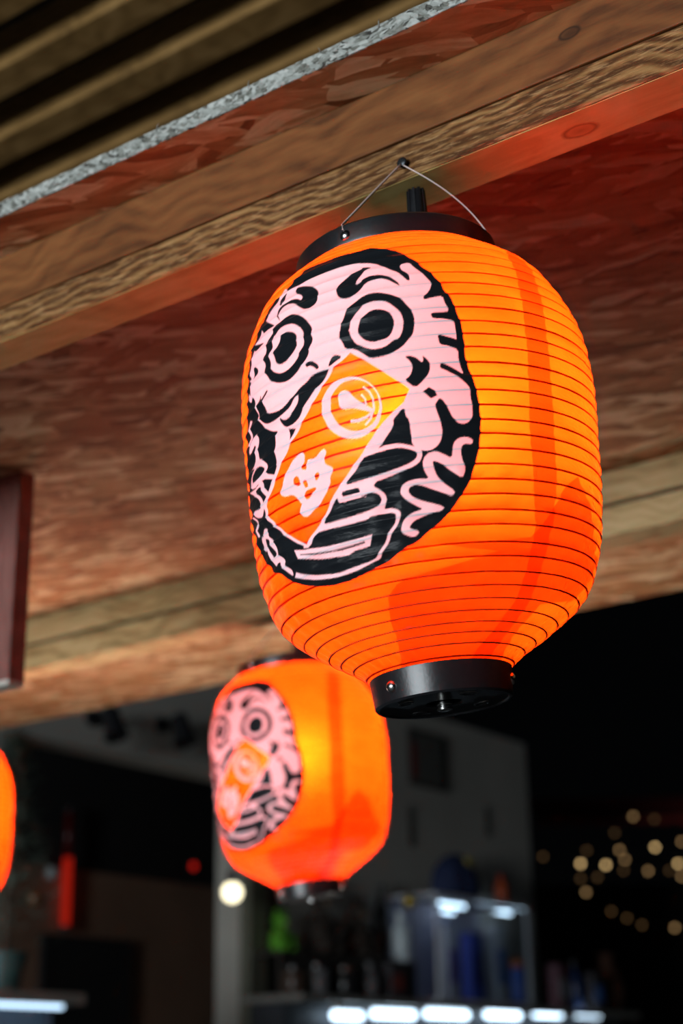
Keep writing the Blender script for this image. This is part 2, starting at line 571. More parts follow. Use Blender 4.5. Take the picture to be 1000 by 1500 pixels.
# slatted roof high above
sl = empty('slatted_roof', (0, 0, 2.86))
tag(sl, 'dark brown slatted roof high above the strand board', 'slatted roof', kind='structure')
slat0 = None
for k in range(12):
    yk = 0.885 + 0.138 * k
    if slat0 is None:
        slat0 = box('slat', (-4.2, 0, 0), (1.6, 0.062, 0.075), M['slat'], sl, 0.003, loc=(0, yk, 0))
    else:
        c = slat0.copy(); C.objects.link(c); c.parent = sl; c.location = (0, yk, 0)
box('roof_cover', (-4.2, 0.7, 0.16), (1.6, 2.7, 0.18), M['dark_wall'], sl)
for xx in (-4.15, 1.45): box('cross_joist', (xx, 0.7, 0.0755), (xx + 0.1, 2.7, 0.1595), M['dark_wall'], sl)

# ------------------------------------------------------------------ lanterns
INK = [
('K', [-3580,1288,-3525,1275,-3472,1262,-3434,1253,-3397,1244,-3356,1233,-3314,1224,-3264,1201,-3240,1184,-3217,1166,-3180,1142,-3156,1130,-3132,1119,-3100,1093,-3084,1073,-3068,1053,-3038,1027,-3016,1013,-2994,999,-2968,975,-2957,957,-2945,939,-2926,915,-2900,889,-2885,865,-2875,828,-2858,801,-2841,787,-2824,772,-2808,747,-2800,713,-2791,687,-2778,655,-2767,622,-2760,596,-2753,570,-2750,546,-2747,522,-2745,488,-2744,454,-2740,427,-2736,428,-2739,405,-2745,376,-2751,347,-2749,325,-2747,303,-2735,276,-2723,249,-2713,225,-2702,201,-2693,179,-2683,157,-2673,135,-2665,110,-2657,84,-2650,54,-2643,23,-2640,-1,-2637,-24,-2636,-53,-2635,-83,-2633,-108,-2631,-113,-2633,-136,-2638,-162,-2642,-189,-2648,-212,-2653,-235,-2659,-257,-2665,-279,-2670,-301,-2680,-325,-2689,-349,-2705,-379,-2719,-408,-2731,-431,-2742,-452,-2757,-480,-2771,-507,-2786,-527,-2801,-546,-2823,-569,-2846,-590,-2865,-607,-2884,-624,-2910,-644,-2936,-664,-2955,-678,-2974,-692,-2996,-708,-3017,-724,-3042,-739,-3068,-754,-3096,-768,-3125,-783,-3154,-797,-3179,-808,-3204,-819,-3247,-833,-3273,-842,-3299,-852,-3328,-864,-3358,-876,-3388,-888,-3417,-896,-3447,-905,-3478,-909,-3508,-914,-3539,-921,-3569,-929,-3600,-938,-3632,-948,-3663,-958,-3708,-969,-3753,-980,-3798,-988,-3844,-997,-3890,-1005,-3943,-1013,-3997,-1021,-4041,-1025,-4085,-1030,-4131,-1033,-4172,-1037,-4215,-1040,-4253,-1043,-4292,-1045,-4327,-1046,-4361,-1046,-4409,-1046,-4461,-1046,-4500,-1043,-4541,-1041,-4596,-1034,-4652,-1028,-4690,-1023,-4731,-1017,-4778,-1010,-4824,-1003,-4864,-995,-4904,-987,-4957,-974,-5009,-960,-5051,-947,-5095,-934,-5148,-915,-5200,-896,-5259,-870,-5302,-844,-5359,-826,-5465,-804,-5509,-786,-5507,-765,-5537,-740,-5580,-719,-5631,-696,-5675,-668,-5682,-644,-5711,-619,-5782,-578,-5835,-538,-5861,-509,-5887,-480,-5906,-459,-5926,-437,-5954,-412,-5988,-385,-6026,-354,-6037,-332,-6012,-321,-5953,-314,-5956,-292,-6031,-241,-6066,-200,-6056,-176,-6047,-153,-6039,-132,-6032,-127,-6037,-99,-6047,-65,-6053,-32,-6045,-11,-6032,9,-6006,29,-5982,50,-5970,68,-5955,87,-5947,114,-5940,141,-5919,156,-5898,170,-5862,181,-5828,193,-5816,218,-5848,255,-5834,277,-5771,296,-5740,319,-5730,338,-5721,357,-5712,373,-5711,376,-5699,388,-5673,416,-5667,437,-5681,464,-5676,484,-5649,506,-5645,529,-5665,567,-5656,592,-5639,607,-5622,621,-5617,646,-5642,683,-5640,706,-5607,726,-5593,752,-5594,774,-5599,798,-5598,817,-5602,837,-5602,863,-5604,889,-5580,917,-5543,925,-5511,934,-5494,947,-5482,962,-5478,989,-5479,1017,-5442,1040,-5396,1043,-5353,1047,-5324,1068,-5332,1093,-5345,1119,-5329,1142,-5261,1149,-5211,1158,-5179,1165,-5148,1173,-5086,1185,-5042,1195,-4997,1204,-4934,1216,-4897,1221,-4862,1226,-4836,1238,-4836,1256,-4808,1266,-4741,1274,-4714,1285,-4720,1309,-4670,1316,-4604,1313,-4543,1311,-4492,1310,-4442,1309,-4376,1307,-4312,1306,-4263,1306,-4215,1306,-4156,1306,-4097,1306,-4052,1304,-4007,1303,-3949,1298,-3893,1294,-3850,1293,-3808,1293,-3756,1296,-3704,1299,-3654,1302,-3633,1301]),
('W', [-3647,1139,-3600,1127,-3565,1115,-3521,1092,-3484,1074,-3459,1061,-3434,1049,-3398,1033,-3357,1017,-3330,1001,-3301,973,-3279,954,-3254,932,-3239,924,-3227,925,-3221,935,-3220,959,-3227,975,-3244,995,-3260,1007,-3283,1020,-3296,1033,-3305,1052,-3303,1064,-3287,1076,-3263,1082,-3217,1087,-3191,1081,-3169,1060,-3147,1041,-3111,1013,-3084,987,-3068,969,-3051,951,-3028,925,-3003,896,-2998,875,-3013,850,-3029,832,-3054,810,-3074,797,-3100,781,-3109,771,-3105,760,-3082,758,-3055,761,-3028,764,-2984,768,-2955,770,-2926,772,-2900,760,-2892,726,-2882,700,-2873,683,-2865,667,-2873,654,-2914,652,-2955,651,-2987,651,-3020,651,-3047,647,-3053,637,-3051,628,-3042,613,-3017,606,-2989,604,-2962,603,-2915,597,-2885,591,-2853,586,-2826,569,-2820,537,-2819,504,-2820,476,-2820,450,-2820,432,-2819,441,-2835,447,-2877,457,-2918,465,-2949,472,-2979,478,-3005,479,-3011,470,-3010,454,-3003,423,-2983,407,-2937,400,-2896,389,-2868,380,-2839,371,-2819,350,-2822,330,-2825,311,-2823,288,-2814,266,-2803,243,-2793,224,-2784,205,-2791,198,-2828,217,-2861,232,-2884,241,-2906,249,-2944,262,-2968,269,-2993,275,-3015,273,-3021,254,-3012,243,-2982,234,-2952,224,-2930,214,-2907,205,-2871,189,-2849,177,-2827,166,-2797,150,-2767,131,-2750,117,-2735,101,-2728,78,-2727,57,-2725,35,-2723,19,-2722,2,-2720,-19,-2718,-41,-2718,-69,-2723,-98,-2736,-117,-2762,-135,-2785,-143,-2818,-148,-2843,-147,-2875,-141,-2897,-131,-2922,-111,-2939,-92,-2955,-62,-2970,-40,-2990,-12,-3004,5,-3017,22,-3030,30,-3047,36,-3060,33,-3074,22,-3086,11,-3102,-4,-3102,-25,-3093,-45,-3085,-66,-3073,-95,-3067,-111,-3061,-127,-3055,-152,-3050,-184,-3054,-209,-3065,-240,-3080,-261,-3106,-283,-3129,-296,-3161,-309,-3187,-315,-3218,-317,-3239,-315,-3262,-311,-3286,-304,-3324,-289,-3345,-275,-3363,-256,-3370,-235,-3370,-204,-3371,-186,-3372,-169,-3375,-139,-3377,-110,-3386,-81,-3404,-66,-3412,-51,-3416,-27,-3416,-17,-3414,-18,-3417,-15,-3428,-7,-3446,-12,-3480,-31,-3505,-45,-3535,-63,-3546,-76,-3543,-92,-3545,-104,-3551,-119,-3568,-136,-3588,-150,-3607,-163,-3622,-176,-3637,-187,-3655,-205,-3673,-222,-3700,-234,-3727,-246,-3761,-255,-3795,-263,-3829,-272,-3862,-284,-3895,-296,-3927,-315,-3960,-334,-3990,-346,-4021,-357,-4067,-368,-4113,-379,-4156,-379,-4199,-379,-4243,-378,-4287,-377,-4339,-372,-4391,-368,-4445,-362,-4500,-357,-4556,-351,-4615,-344,-4674,-337,-4728,-309,-4781,-281,-4838,-251,-4832,-219,-4826,-187,-4821,-154,-4815,-122,-4809,-89,-4815,-64,-4821,-39,-4849,-58,-4879,-76,-4900,-87,-4919,-99,-4943,-110,-4965,-122,-4996,-134,-5027,-144,-5049,-124,-5062,-94,-5075,-63,-5076,-38,-5076,-13,-5067,9,-5060,31,-5051,53,-5039,69,-5027,85,-4993,102,-5007,115,-5079,130,-5135,149,-5208,182,-5262,213,-5292,234,-5323,256,-5355,278,-5371,287,-5373,295,-5360,303,-5366,320,-5400,357,-5415,386,-5424,423,-5434,447,-5455,473,-5483,476,-5529,456,-5564,467,-5603,512,-5605,540,-5572,567,-5562,594,-5565,615,-5567,636,-5560,662,-5535,685,-5524,712,-5524,736,-5528,761,-5525,793,-5506,824,-5484,846,-5465,859,-5448,873,-5411,896,-5384,912,-5357,929,-5335,954,-5325,983,-5304,1005,-5280,1019,-5256,1032,-5228,1056,-5215,1074,-5205,1092,-5170,1112,-5137,1121,-5104,1129,-5075,1142,-5062,1155,-5049,1173,-5041,1190,-5035,1208,-5014,1220,-4981,1217,-4950,1205,-4909,1178,-4877,1169,-4836,1171,-4777,1168,-4723,1164,-4674,1161,-4607,1162,-4570,1166,-4533,1170,-4467,1174,-4417,1173,-4370,1174,-4306,1175,-4273,1176,-4240,1177,-4205,1177,-4171,1178,-4116,1178,-4063,1179,-4022,1178,-3980,1177,-3929,1174,-3879,1171,-3839,1167,-3800,1163,-3751,1155,-3703,1149]),
('K', [-4717,1127,-4707,1145,-4675,1148,-4603,1137,-4540,1123,-4458,1099,-4407,1080,-4360,1054,-4334,1033,-4315,1005,-4308,983,-4313,958,-4322,941,-4340,923,-4363,912,-4404,903,-4440,903,-4492,911,-4524,921,-4556,937,-4587,954,-4631,982,-4666,999,-4711,1015,-4751,1024,-4811,1034,-4855,1035,-4911,1028,-4936,1017,-4948,998,-4943,974,-4914,931,-4919,927,-4956,960,-4978,985,-4995,1015,-4992,1033,-4962,1048,-4920,1054,-4848,1056,-4797,1056,-4741,1054,-4703,1050,-4661,1042,-4628,1032,-4588,1013,-4569,1010,-4561,1023,-4562,1033,-4578,1049,-4601,1061,-4647,1077,-4676,1092,-4708,1112]),
('K', [-5026,1128,-5001,1138,-4969,1146,-4910,1156,-4895,1153,-4914,1135,-4917,1120,-4903,1099,-4907,1083,-4929,1063,-4948,1061,-4973,1074,-4994,1090,-5023,1114]),
('K', [-5331,1141,-5257,1135,-5213,1118,-5180,1082,-5181,1067,-5206,1060,-5242,1075,-5324,1123]),
('K', [-5472,1042,-5382,1038,-5306,1037,-5185,989,-5090,950,-5007,913,-5075,916,-5148,920,-5205,920,-5265,920,-5351,976]),
('K', [-5605,924,-5531,897,-5425,871,-5334,854,-5258,842,-5218,831,-5265,826,-5315,823,-5399,820,-5452,828,-5497,849,-5537,873,-5607,917]),
('K', [-5566,803,-5527,794,-5511,778,-5507,744,-5519,729,-5550,723,-5564,738,-5569,762,-5574,786]),
('K', [-5367,684,-5330,665,-5318,650,-5323,631,-5341,622,-5383,619,-5415,616,-5449,610,-5453,614,-5429,628,-5420,643,-5421,666,-5412,679,-5389,687]),
('K', [-5631,696,-5577,678,-5546,662,-5518,640,-5518,629,-5544,625,-5576,640,-5629,685]),
('K', [-5585,626,-5529,611,-5517,596,-5537,572,-5547,549,-5544,513,-5566,516,-5628,559,-5644,589,-5629,604,-5617,620]),
('K', [-4647,909,-4605,893,-4564,878,-4508,850,-4479,830,-4450,810,-4416,781,-4385,744,-4375,720,-4381,698,-4381,682,-4374,663,-4371,651,-4373,640,-4382,623,-4396,609,-4409,595,-4421,575,-4428,554,-4447,535,-4467,521,-4486,507,-4520,488,-4542,477,-4565,467,-4604,451,-4634,443,-4663,434,-4705,425,-4752,420,-4802,423,-4877,436,-4935,451,-5012,480,-5057,504,-5093,536,-5118,559,-5150,585,-5156,605,-5140,629,-5146,653,-5177,688,-5173,708,-5132,723,-5119,749,-5123,773,-5129,799,-5113,826,-5061,841,-5036,849,-5021,851,-5012,863,-5010,893,-4978,906,-4943,909,-4907,911,-4859,917,-4807,924,-4764,926,-4704,923]),
('W', [-4627,821,-4567,792,-4532,769,-4505,738,-4492,716,-4488,692,-4485,677,-4484,665,-4487,652,-4495,631,-4508,617,-4531,602,-4548,588,-4565,566,-4591,550,-4615,540,-4637,530,-4676,516,-4723,502,-4766,497,-4829,498,-4880,508,-4946,531,-4983,548,-5010,569,-5023,590,-5028,620,-5038,645,-5057,676,-5060,693,-5048,705,-5032,713,-5003,723,-4991,738,-4996,770,-4995,791,-4994,815,-4987,823,-4971,822,-4953,828,-4921,843,-4882,851,-4815,854,-4757,850,-4681,838]),
('K', [-4709,781,-4655,766,-4624,752,-4600,731,-4592,722,-4592,719,-4589,704,-4583,667,-4591,645,-4617,625,-4637,612,-4661,598,-4684,586,-4722,572,-4761,566,-4824,563,-4866,571,-4912,592,-4936,614,-4953,647,-4962,668,-4972,688,-4962,700,-4927,708,-4901,721,-4867,744,-4851,761,-4839,779,-4827,787,-4808,787,-4785,788,-4746,788]),
('K', [-3648,1098,-3685,1109,-3722,1114,-3779,1119,-3786,1119,-3748,1113,-3759,1105,-3792,1097,-3825,1090,-3855,1082,-3885,1073,-3927,1058,-3969,1044,-3992,1035,-4016,1027,-4048,1009,-4062,990,-4067,958,-4061,935,-4045,913,-4022,896,-3980,878,-3946,871,-3900,871,-3869,877,-3833,890,-3804,904,-3768,927,-3751,940,-3741,948,-3723,956,-3688,967,-3646,973,-3610,975,-3575,978,-3527,974,-3477,960,-3439,945,-3416,931,-3392,918,-3365,903,-3343,888,-3339,892,-3351,917,-3374,938,-3397,953,-3421,968,-3462,987,-3491,997,-3520,1007,-3571,1017,-3607,1018,-3642,1020,-3688,1018,-3734,1007,-3756,997,-3765,981,-3782,973,-3815,967,-3826,975,-3821,999,-3805,1018,-3766,1043,-3740,1060,-3712,1079,-3685,1088,-3648,1092]),
('K', [-3546,856,-3510,847,-3473,838,-3447,829,-3421,820,-3390,806,-3360,791,-3340,777,-3320,763,-3300,741,-3279,720,-3255,689,-3246,670,-3236,652,-3230,624,-3233,590,-3240,561,-3247,542,-3254,523,-3268,501,-3290,483,-3319,464,-3345,448,-3370,432,-3394,422,-3417,412,-3449,401,-3482,392,-3506,386,-3530,382,-3558,379,-3587,377,-3634,375,-3666,376,-3698,377,-3738,388,-3776,412,-3809,433,-3832,446,-3856,460,-3899,475,-3930,480,-3962,486,-3994,504,-4012,539,-4025,560,-4041,580,-4044,603,-4042,623,-4040,642,-4040,649,-4042,627,-4034,636,-4023,660,-4012,685,-4001,702,-3991,719,-3977,741,-3961,762,-3935,785,-3900,804,-3861,820,-3830,831,-3798,843,-3767,853,-3750,857,-3726,861,-3682,867,-3645,867,-3595,864]),
('W', [-3549,787,-3502,775,-3465,758,-3443,743,-3421,729,-3393,705,-3380,689,-3366,672,-3353,646,-3347,611,-3349,584,-3362,551,-3376,525,-3389,510,-3401,495,-3423,481,-3455,479,-3490,470,-3519,459,-3548,449,-3573,445,-3597,441,-3629,441,-3661,441,-3708,448,-3736,457,-3763,465,-3804,480,-3827,491,-3851,502,-3880,524,-3892,542,-3906,560,-3919,588,-3928,624,-3932,629,-3934,606,-3930,615,-3922,636,-3914,658,-3898,687,-3884,703,-3871,718,-3846,737,-3810,755,-3785,767,-3759,781,-3728,789,-3702,793,-3677,796,-3637,798,-3587,793]),
('K', [-3580,732,-3537,720,-3507,706,-3474,681,-3456,658,-3443,625,-3444,598,-3451,580,-3459,563,-3477,539,-3508,514,-3536,502,-3577,497,-3615,494,-3644,493,-3672,493,-3713,500,-3736,509,-3760,518,-3789,536,-3815,560,-3827,578,-3833,602,-3829,624,-3812,655,-3795,676,-3768,695,-3743,709,-3707,727,-3672,735,-3645,736,-3618,736]),
('K', [-4479,475,-4463,482,-4442,485,-4406,484,-4380,477,-4347,460,-4330,446,-4319,427,-4323,418,-4340,413,-4354,417,-4373,432,-4391,443,-4420,455,-4439,458,-4460,456,-4472,458,-4481,468]),
('K', [-4198,416,-4194,429,-4184,440,-4164,456,-4146,464,-4118,469,-4094,468,-4058,459,-4047,452,-4053,442,-4068,436,-4099,430,-4121,424,-4145,416,-4161,409,-4181,404,-4190,403,-4197,408]),
('K', [-4201,382,-4236,383,-4272,385,-4321,384,-4352,382,-4382,380,-4422,374,-4464,361,-4506,350,-4540,344,-4572,337,-4614,325,-4651,306,-4690,289,-4721,279,-4753,268,-4805,256,-4837,251,-4870,246,-4922,244,-4992,250,-5040,256,-5101,266,-5137,279,-5171,304,-5197,327,-5223,359,-5227,380,-5205,400,-5178,414,-5134,432,-5122,441,-5138,448,-5162,445,-5206,431,-5237,422,-5265,412,-5280,418,-5284,442,-5292,444,-5304,424,-5325,410,-5371,393,-5378,365,-5365,339,-5351,313,-5323,279,-5277,244,-5232,223,-5170,205,-5114,196,-5039,192,-4976,193,-4932,197,-4890,201,-4833,209,-4800,215,-4767,221,-4726,236,-4706,248,-4687,260,-4654,273,-4614,284,-4602,277,-4613,249,-4632,228,-4651,216,-4671,204,-4702,187,-4742,169,-4777,160,-4827,158,-4856,160,-4880,169,-4894,176,-4905,187,-4913,185,-4921,167,-4915,152,-4889,129,-4867,116,-4831,103,-4792,99,-4730,100,-4688,108,-4663,116,-4638,124,-4604,143,-4584,157,-4564,172,-4536,192,-4501,212,-4468,228,-4445,240,-4423,251,-4401,261,-4381,271,-4349,283,-4318,296,-4298,306,-4276,315,-4257,328,-4236,340,-4209,357,-4185,374]),
('K', [-3359,354,-3328,354,-3301,349,-3264,338,-3238,324,-3210,300,-3196,296,-3186,309,-3184,320,-3190,337,-3185,340,-3167,330,-3151,319,-3131,298,-3122,281,-3122,257,-3127,238,-3142,215,-3160,197,-3190,176,-3221,158,-3246,146,-3271,134,-3313,138,-3342,156,-3371,173,-3381,192,-3348,206,-3328,221,-3309,246,-3302,263,-3303,282,-3309,297,-3322,314,-3337,328,-3362,347]),
('K', [-3218,92,-3185,106,-3151,121,-3125,107,-3099,94,-3085,76,-3071,57,-3106,48,-3140,40,-3166,57,-3192,75]),
('K', [-4795,80,-4743,72,-4694,64,-4719,43,-4745,22,-4780,2,-4815,-18,-4809,15,-4801,47]),
('W', [-3650,-235,-3601,-235,-3553,-234,-3516,-238,-3479,-242,-3433,-252,-3387,-262,-3360,-270,-3333,-279,-3311,-290,-3289,-300,-3272,-318,-3273,-340,-3283,-358,-3306,-382,-3337,-397,-3363,-405,-3390,-413,-3432,-420,-3474,-428,-3514,-433,-3555,-438,-3596,-444,-3637,-448,-3677,-453,-3718,-458,-3760,-462,-3784,-471,-3803,-486,-3796,-499,-3757,-516,-3732,-530,-3705,-549,-3691,-563,-3682,-582,-3681,-597,-3688,-617,-3698,-630,-3717,-646,-3710,-651,-3673,-651,-3642,-654,-3603,-663,-3579,-671,-3556,-684,-3547,-696,-3546,-713,-3555,-730,-3568,-744,-3580,-757,-3605,-778,-3624,-790,-3644,-803,-3671,-824,-3685,-839,-3700,-854,-3730,-877,-3754,-891,-3777,-906,-3806,-925,-3830,-946,-3859,-958,-3908,-967,-3942,-972,-3978,-977,-4021,-983,-4064,-988,-4109,-993,-4155,-997,-4203,-1000,-4255,-1002,-4308,-1003,-4349,-1003,-4392,-1003,-4445,-1000,-4499,-998,-4542,-994,-4586,-990,-4641,-984,-4698,-976,-4742,-970,-4788,-963,-4847,-952,-4907,-942,-4947,-933,-4984,-925,-5061,-905,-5041,-885,-5021,-866,-4980,-847,-4940,-827,-4904,-807,-4868,-787,-4825,-769,-4783,-750,-4743,-732,-4705,-713,-4660,-695,-4618,-676,-4575,-658,-4536,-639,-4497,-620,-4458,-600,-4417,-582,-4379,-562,-4341,-543,-4304,-528,-4267,-514,-4234,-493,-4202,-472,-4180,-452,-4158,-432,-4136,-413,-4114,-393,-4088,-377,-4063,-360,-4037,-344,-4000,-329,-3963,-314,-3927,-298,-3884,-284,-3841,-270,-3804,-262,-3767,-254,-3730,-246,-3690,-241]),
('K', [-3839,-280,-3799,-277,-3761,-273,-3722,-270,-3680,-268,-3639,-265,-3590,-264,-3542,-263,-3511,-266,-3480,-268,-3450,-275,-3419,-282,-3380,-294,-3343,-310,-3327,-323,-3325,-338,-3333,-350,-3354,-363,-3381,-374,-3406,-381,-3430,-387,-3467,-393,-3504,-400,-3549,-405,-3595,-411,-3642,-417,-3682,-420,-3722,-424,-3762,-427,-3804,-430,-3846,-432,-3889,-434,-3932,-436,-3978,-437,-4025,-439,-4057,-440,-4088,-441,-4105,-434,-4082,-416,-4051,-396,-4022,-380,-3993,-364,-3973,-351,-3953,-339,-3932,-324,-3911,-309,-3892,-294,-3887,-287]),
('K', [-4159,-478,-4107,-477,-4056,-476,-4006,-474,-3976,-479,-3961,-503,-3966,-512,-4013,-512,-4060,-513,-4108,-513,-4157,-513,-4171,-495]),
('K', [-4222,-513,-4221,-534,-4213,-543,-4189,-547,-4145,-548,-4100,-547,-4054,-546,-4019,-546,-3985,-546,-3941,-547,-3899,-548,-3892,-547,-3925,-545,-3960,-542,-3953,-538,-3908,-536,-3866,-532,-3816,-534,-3776,-544,-3754,-556,-3738,-575,-3735,-591,-3745,-610,-3761,-621,-3791,-630,-3821,-636,-3865,-643,-3891,-645,-3917,-647,-3960,-649,-4004,-650,-4040,-651,-4075,-653,-4120,-655,-4168,-657,-4213,-658,-4261,-658,-4310,-657,-4358,-656,-4408,-655,-4453,-640,-4433,-624,-4414,-608,-4390,-589,-4365,-572,-4340,-560,-4296,-547,-4268,-533,-4235,-513]),
('K', [-4518,-690,-4471,-691,-4424,-693,-4386,-694,-4350,-696,-4301,-698,-4253,-700,-4215,-701,-4179,-702,-4132,-701,-4085,-700,-4050,-700,-4015,-699,-3970,-699,-3927,-698,-3892,-695,-3890,-688,-3855,-684,-3813,-683,-3771,-682,-3744,-682,-3718,-681,-3668,-681,-3638,-684,-3610,-693,-3599,-703,-3598,-717,-3601,-731,-3613,-749,-3634,-766,-3656,-778,-3677,-791,-3704,-812,-3717,-827,-3729,-843,-3757,-866,-3782,-880,-3806,-894,-3836,-914,-3866,-937,-3892,-949,-3927,-957,-3956,-960,-3986,-963,-4024,-965,-4063,-966,-4101,-968,-4145,-970,-4188,-973,-4241,-975,-4293,-978,-4335,-978,-4376,-978,-4429,-975,-4482,-973,-4525,-968,-4568,-964,-4622,-957,-4677,-950,-4723,-943,-4768,-935,-4825,-925,-4883,-914,-4924,-904,-4964,-895,-5006,-883,-5048,-871,-5098,-850,-5141,-822,-5162,-802,-5172,-782,-5178,-768,-5190,-749,-5209,-735,-5249,-714,-5267,-694,-5276,-662,-5285,-641,-5300,-616,-5319,-597,-5355,-571,-5361,-558,-5339,-553,-5280,-562,-5223,-574,-5166,-586,-5103,-602,-5050,-623,-5007,-644,-4978,-660,-4949,-676,-4902,-702,-4871,-719,-4840,-736,-4783,-754,-4742,-760,-4702,-766,-4674,-759,-4645,-752,-4613,-729,-4581,-707,-4550,-698]),
('W', [-4931,-743,-4871,-752,-4814,-761,-4757,-769,-4688,-776,-4621,-783,-4555,-789,-4491,-794,-4429,-800,-4374,-802,-4321,-803,-4267,-805,-4215,-806,-4165,-807,-4114,-806,-4065,-805,-4015,-804,-3966,-802,-3918,-800,-3966,-803,-3922,-802,-3879,-800,-3895,-822,-3913,-842,-3931,-863,-3973,-866,-4017,-868,-4062,-870,-4107,-871,-4154,-880,-4201,-889,-4253,-886,-4305,-884,-4359,-880,-4413,-877,-4468,-873,-4522,-866,-4578,-858,-4635,-850,-4694,-841,-4759,-831,-4829,-819,-4900,-807,-4919,-782,-4924,-763]),
('K', [-4869,-780,-4808,-789,-4747,-798,-4690,-806,-4634,-814,-4574,-820,-4518,-825,-4462,-829,-4408,-834,-4349,-835,-4290,-836,-4233,-836,-4177,-836,-4127,-835,-4078,-833,-4030,-831,-3983,-828,-3979,-840,-4017,-843,-4057,-845,-4096,-847,-4153,-848,-4211,-849,-4270,-850,-4329,-847,-4388,-844,-4449,-841,-4511,-835,-4575,-829,-4638,-823,-4692,-815,-4748,-806,-4803,-797,-4862,-788]),
('W', [-5548,-486,-5519,-482,-5487,-485,-5439,-495,-5413,-505,-5391,-523,-5391,-536,-5408,-550,-5403,-561,-5375,-575,-5347,-588,-5308,-607,-5290,-624,-5286,-649,-5279,-669,-5268,-696,-5252,-712,-5219,-729,-5195,-744,-5173,-764,-5170,-777,-5182,-790,-5173,-802,-5139,-817,-5114,-829,-5083,-847,-5076,-862,-5082,-884,-5103,-884,-5144,-861,-5181,-839,-5213,-822,-5245,-804,-5268,-784,-5263,-769,-5273,-763,-5301,-764,-5322,-767,-5345,-776,-5364,-774,-5387,-759,-5410,-738,-5430,-718,-5453,-697,-5475,-672,-5480,-649,-5492,-641,-5521,-644,-5559,-627,-5596,-603,-5638,-578,-5658,-552,-5620,-534,-5586,-528,-5536,-530,-5528,-521,-5550,-497]),
('K', [-5488,-557,-5430,-571,-5409,-585,-5399,-609,-5385,-627,-5357,-648,-5331,-669,-5293,-700,-5293,-715,-5326,-722,-5355,-715,-5392,-689,-5417,-667,-5435,-639,-5456,-618,-5493,-592,-5509,-575,-5510,-558]),
('W', [-3267,-375,-3254,-357,-3238,-347,-3214,-335,-3189,-330,-3149,-326,-3118,-329,-3080,-341,-3045,-353,-3018,-363,-2992,-374,-2967,-365,-2963,-343,-2959,-321,-2950,-296,-2936,-276,-2920,-263,-2895,-251,-2870,-245,-2829,-241,-2796,-243,-2753,-254,-2737,-265,-2744,-285,-2766,-291,-2814,-287,-2841,-292,-2863,-307,-2871,-327,-2871,-347,-2871,-366,-2867,-382,-2863,-399,-2852,-421,-2841,-443,-2842,-473,-2855,-490,-2867,-507,-2903,-506,-2935,-489,-2967,-472,-2992,-459,-3016,-446,-3046,-430,-3076,-415,-3116,-398,-3158,-388,-3173,-394,-3168,-420,-3160,-442,-3151,-458,-3143,-473,-3125,-496,-3111,-510,-3097,-524,-3077,-536,-3057,-549,-3021,-568,-2985,-586,-2964,-608,-2985,-626,-3012,-627,-3036,-620,-3060,-612,-3094,-601,-3132,-589,-3155,-582,-3178,-575,-3216,-564,-3254,-552,-3279,-546,-3303,-540,-3349,-532,-3382,-533,-3419,-540,-3436,-549,-3444,-563,-3438,-578,-3415,-600,-3382,-617,-3352,-627,-3321,-637,-3284,-646,-3248,-655,-3206,-664,-3165,-673,-3123,-681,-3083,-698,-3109,-716,-3142,-724,-3170,-724,-3199,-725,-3243,-729,-3272,-733,-3301,-737,-3343,-744,-3368,-749,-3393,-754,-3424,-765,-3451,-782,-3462,-792,-3464,-802,-3441,-811,-3412,-818,-3382,-825,-3371,-837,-3402,-851,-3425,-856,-3450,-856,-3478,-851,-3502,-844,-3525,-837,-3548,-826,-3557,-811,-3555,-796,-3543,-773,-3529,-757,-3505,-740,-3476,-727,-3450,-720,-3425,-712,-3383,-704,-3354,-700,-3325,-696,-3321,-687,-3344,-679,-3367,-670,-3406,-654,-3432,-642,-3458,-630,-3489,-611,-3514,-588,-3525,-575,-3528,-565,-3525,-553,-3514,-534,-3497,-521,-3463,-507,-3427,-498,-3399,-495,-3371,-491,-3345,-491,-3319,-491,-3282,-495,-3245,-498,-3226,-490,-3238,-476,-3250,-461,-3263,-442,-3273,-421,-3275,-406,-3273,-388]),
('W', [-5745,156,-5692,166,-5641,176,-5568,187,-5480,194,-5437,191,-5408,175,-5404,154,-5416,136,-5428,118,-5437,101,-5448,85,-5461,61,-5476,38,-5456,13,-5387,-2,-5337,-23,-5277,-63,-5263,-89,-5275,-104,-5289,-118,-5246,-143,-5184,-159,-5123,-175,-5086,-192,-5104,-205,-5169,-197,-5247,-179,-5331,-160,-5393,-155,-5462,-148,-5546,-152,-5641,-153,-5762,-138,-5858,-99,-5873,-73,-5836,-61,-5805,-49,-5730,-37,-5674,-33,-5622,-28,-5601,-21,-5645,-17,-5677,-16,-5715,-19,-5696,-9,-5654,6,-5614,21,-5590,39,-5566,58,-5549,80,-5535,102,-5519,123,-5549,139,-5614,126,-5686,115,-5759,117,-5784,140]),
('K', [-5775,-86,-5781,-59,-5726,-45,-5661,-41,-5602,-35,-5530,-32,-5458,-38,-5407,-50,-5352,-73,-5348,-89,-5394,-106,-5445,-115,-5533,-117,-5608,-114,-5721,-102]),
('W', [-5427,-150,-5388,-173,-5367,-192,-5347,-219,-5314,-243,-5254,-278,-5238,-298,-5251,-314,-5275,-312,-5326,-288,-5367,-267,-5417,-239,-5447,-216,-5467,-189,-5512,-179,-5626,-176,-5653,-183,-5601,-206,-5557,-225,-5501,-248,-5459,-273,-5412,-311,-5412,-335,-5461,-357,-5487,-373,-5505,-392,-5556,-391,-5685,-366,-5760,-342,-5797,-308,-5739,-306,-5584,-328,-5522,-330,-5497,-316,-5503,-297,-5550,-262,-5604,-236,-5703,-202,-5782,-177,-5892,-144,-5933,-130,-5902,-135,-5812,-146,-5661,-160,-5570,-159,-5522,-153,-5477,-147]),
